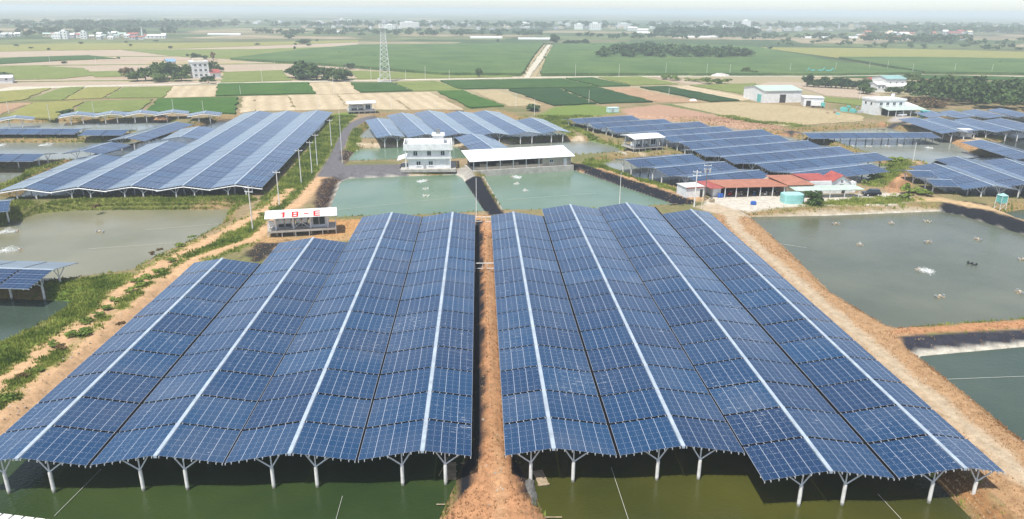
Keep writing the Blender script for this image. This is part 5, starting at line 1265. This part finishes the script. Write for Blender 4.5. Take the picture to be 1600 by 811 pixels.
for nm_, px, n, hh, sd in [('left far',[(-60,62),(40,60),(150,58),(290,55),(290,50),(150,47),(-60,48)],70,(8,14),21),('blue far',[(95,46),(350,44),(350,41),(110,41)],200,(12,18),22),('right far',[(1020,56),(1180,57),(1180,53),(1030,52)],110,(12,18),23),
                      ('rightmost far',[(1330,53),(1600,54),(1700,54),(1700,49),(1400,47)],220,(12,18),24),('village',[(1340,68),(1520,69),(1520,62),(1360,60)],70,(8,13),25),('middle',[(400,57),(850,58),(850,52),(400,50)],110,(7,12),26),('horizon',[(-80,44),(1680,47),(1680,41),(-80,38)],520,(10,18),27),('mid right',[(900,62),(1330,64),(1330,58),(900,57)],80,(7,11),28),('country',[(1180,74),(1680,84),(1680,66),(1200,62)],60,(5,9),29)]:
    wood('far_wood', {'left far':'hazy trees around the white village on the left','blue far':'blue hazy wood along the left horizon','right far':'blue hazy wood right of the track','rightmost far':'blue hazy wood along the right horizon','village':'trees among the far village on the right','middle':'scattered hazy trees behind the lattice tower','horizon':'scattered trees along the horizon','mid right':'scattered hazy trees beyond the grove','country':'scattered trees beyond the right fields'}[nm_],
         [(x, y, rw.uniform(*hh), rw.uniform(*hh)*0.8) for x, y in inpoly(px, n, sd)], LEAFD, 26, 0.42, sd)
# scattered small trees along far field edges
for i in range(46):
    px, py = rw.uniform(20, 1580), rw.choice((66, 72, 76, 82, 90, 100))+rw.uniform(-2, 3)
    if 930 < px < 1180: continue
    tree(px, py, rw.uniform(3, 5.5), rw.uniform(4, 8), 'small hazy tree on the edge of a far field', 'small trees along the far fields', CRD, base=0.05)

# ------------------------------------------------------------------ far buildings
GB = 'pale buildings of the hazy town on the horizon'
FW = [WHITE, CREAM, plain('pale_render', (0.62,0.63,0.62), 0.8, 0.2, 0.3), plain('grey_render', (0.45,0.46,0.48), 0.8, 0.2, 0.3)]
def far_building(px, py, wpx, hpx, label, group, roof=None, m=None):
    p = G(px, py); s = FPX/((p-Vector((0,0,CAMH))).dot(fwd)); W, H = wpx/s, hpx/s; D = W*rw.uniform(0.6, 1.0)
    t = empty('building', p, rw.uniform(-0.4, 0.4), label, 'building', group)
    b = MB()
    if roof: b.xprism([(-D/2,0),(D/2,0),(D/2,H*0.7),(-D/2,H*0.7)], -W/2, W/2)
    else: b.box(-W/2,-D/2,0,W/2,D/2,H); b.box(-W/4,-D/4,H,W/6,D/4,H*1.18)
    me = b.mesh('wall'); fixn(me); me.materials.append(m or rw.choice(FW)); put('wall', me, t)
    if roof:
        g = MB(); g.xprism([(-D/2-0.4,H*0.68),(D/2+0.4,H*0.68),(0,H)], -W/2-0.4, W/2+0.4); me = g.mesh('roof'); fixn(me); me.materials.append(roof); put('roof', me, t)
    nfl = max(1, int(H/3.3)); g = MB()
    for k in range(nfl):
        nn_ = max(2, int(W/4))
        for j in range(nn_):
            x = -W/2+W*(j+0.3)/nn_; z = (H*0.68 if roof else H)*(k+0.35)/nfl; g.box(x, -D/2-0.06, z, x+W*0.35/nn_, -D/2+0.02, z+1.3)
    g.build('windows', GLASS, t)['kind'] = 'stuff'
    return t
for i in range(330):
    px = rw.uniform(-20, 1620); u = rw.random()
    dens = 1.0 if 480 < px < 1340 else 0.5
    if rw.random() > dens: continue
    py = rw.uniform(36.5, 47)+0.006*(px-800)
    far_building(px, py, rw.uniform(3, 9), rw.uniform(1.8, 4.5) if rw.random() < 0.93 else rw.uniform(5, 8), 'pale building of the hazy town along the horizon', GB)
for px, py, ww, hh in [(640,43,28,8),(610,46,18,7),(930,47,18,10),(905,46,14,8),(820,44,16,8),(1165,44,14,11),(975,44,18,7)]: far_building(px, py, ww, hh, 'larger white block of the hazy town along the horizon', 'larger blocks of the hazy town', m=WHITE)
for i in range(34):
    far_building(rw.uniform(5, 260), rw.uniform(55, 62), rw.uniform(6, 15), rw.uniform(4, 8), 'small house of the white village at the upper left', 'houses of the left village', rw.choice((REDROOF, WHITEROOF, WHITEROOF, GREENROOF)))
for px, ww, hh in ((92,14,9),(102,11,12),(132,9,11)): far_building(px, 61, ww, hh, 'taller white house in the village at the upper left', 'taller houses of the left village', m=WHITE)
for i in range(34):
    far_building(rw.uniform(1320, 1520), rw.uniform(54, 63), rw.uniform(6, 16), rw.uniform(4, 8), 'small house of the far village at the upper right', 'houses of the right village', rw.choice((REDROOF, WHITEROOF, CREAM, ORANGEROOF)))
for px, py, ww in [(1083,59,55),(1275,60,40),(1360,60,70),(1110,58.5,26),(525,50.5,26),(1005,52,22),(840,62,60),(760,60,50),(1380,57,40),(180,54,30),(350,55,50)]:
    p = G(px, py); s = FPX/((p-Vector((0,0,CAMH))).dot(fwd)); W = ww/s
    t = empty('greenhouse', p, 0.05, 'long low pale greenhouse in the far fields', 'greenhouse', 'greenhouses in the far fields'); b = MB()
    b.xprism([(0,0),(9,0),(9,1.8),(4.5,3.0),(0,1.8)], -W/2, W/2); me = b.mesh('shell'); fixn(me); me.materials.append(WHITEROOF); put('shell', me, t)
p = G(222.5,57); t = empty('church_spire', p, 0, 'slim white spire rising from the village at the upper left', 'spire'); b = MB(); s = FPX/((p-Vector((0,0,CAMH))).dot(fwd)); b.tube((0,0,0),(0,0,8/s),1.6,1.2,n=6); b.build('tower', WHITE, t); b = MB(); b.tube((0,0,8/s),(0,0,15/s),1.3,0.05,n=6); b.build('spire', WHITE, t)
for px, py, ww in [(240,60,16),(252,60,14),(1005,51,16),(988,48,14)]: far_building(px, py, ww, 6, 'white shed with a rounded roof at the edge of the far town', 'white sheds of the far town', WHITEROOF, WHITE)
# excavators in the right fields
def digger(px, py, label, flip=1):
    p = G(px, py); t = empty('excavator', p, 0.1, label, 'excavator', 'excavators in the field'); k = 1.1; m = TEAL
    part(t, 'track', BLACK, (-1.8*k,-1.3*k,0,1.8*k,-0.7*k,0.8*k)); part(t, 'track', BLACK, (-1.8*k,0.7*k,0,1.8*k,1.3*k,0.8*k)); part(t, 'cab', m, (-1.6*k,-1*k,0.85*k,0.9*k,1*k,2.6*k))
    b = MB(); b.tube((0.9*k*flip,0,1.5*k),(3.2*k*flip,0,4.0*k),0.28*k,n=6); b.tube((3.2*k*flip,0,4.0*k),(4.8*k*flip,0,1.2*k),0.22*k,n=6); b.build('boom', m, t); part(t, 'bucket', BLACK, (min(4.5*k*flip,5.2*k*flip),-0.5*k,0.2*k,max(4.5*k*flip,5.2*k*flip),0.5*k,1.2*k))
digger(1270,115,'left teal excavator with its boom to the left',-1); digger(1281,115,'middle teal excavator with its boom to the right',1); digger(1294,115.5,'right dark teal excavator',1)
# heaps and rubble
def heap(px, py, wpx, hpx, m, label, name='earth_heap', cat='heap', seed=1):
    p = G(px, py); s = FPX/((p-Vector((0,0,CAMH))).dot(fwd)); W, H = wpx/s/2, hpx/s; r = random.Random(seed); b = MB(); n, k = 18, 6; vs = []
    for j in range(k+1):
        rr_ = 1-j/k
        for i in range(n):
            a = 2*math.pi*i/n; q = rr_*(1+r.uniform(-0.15,0.15)); vs.append((W*q*math.cos(a), W*0.7*q*math.sin(a), -0.2+H*math.sqrt(max(0, 1-rr_*rr_))*(1+r.uniform(-0.1,0.1))))
    b.add(vs, [(j*n+i, j*n+(i+1) % n, (j+1)*n+(i+1) % n, (j+1)*n+i) for j in range(k) for i in range(n)]); b.smooth = True
    o = b.build(name, m, None, p); tag(o, label, cat)
EARTH = field_material('red_earth', (0.30,0.16,0.085), (0.44,0.26,0.15), 0, 0, 0.5)
heap(1403,293,27,17,EARTH,'rounded brown earth mound between the farmhouse and the right canopies',seed=2); heap(1378,197,14,7,EARTH,'small orange earth heap before the white house',seed=3)
heap(1125,119,30,5,plain('rubble',(0.5,0.48,0.45),0.9,0.4,0.6),'pale rubble heap before the cane field','rubble_heap',seed=4); heap(1083,158,13,4,WHITEROOF,'white tarpaulin heap beside the brown scrub','tarpaulin_heap',seed=5)
heap(253,186,24,7,EARTH,'reddish scrub heap among the end-on canopies',seed=6)
for i in range(14):
    px, py = rw.uniform(1290, 1365), rw.uniform(168, 182); p = G(px, py); b = MB(); s_ = rw.uniform(0.6, 1.8); b.box(-s_,-s_*0.6,0,s_,s_*0.6,s_*0.8); b.box(-s_*0.5,-s_*0.4,s_*0.8,s_*0.9,s_*0.4,s_*1.2); o = b.build('stored_pallet', rw.choice((TEAL, GREY, WHITE, WOOD, CONC)), None, p); o.rotation_euler = (0,0,rw.uniform(0,3)); tag(o, 'stack of goods lying on the storage yard before the white house', 'goods', 'goods on the storage yard')

# ------------------------------------------------------------------ haze
m, n, l, b_ = mat('haze'); n.remove(b_); pv = n.new('ShaderNodeVolumePrincipled'); pv.inputs['Color'].default_value = (0.82,0.92,1.0,1); pv.inputs['Density'].default_value = 0.00031; pv.inputs['Anisotropy'].default_value = 0.0
l.new(pv.outputs[0], n['Material Output'].inputs['Volume'])
mb = MB(); mb.box(-41000,-400,-4.6,41000,61000,50); hz = mb.build('haze', m); tag(hz, kind='stuff')
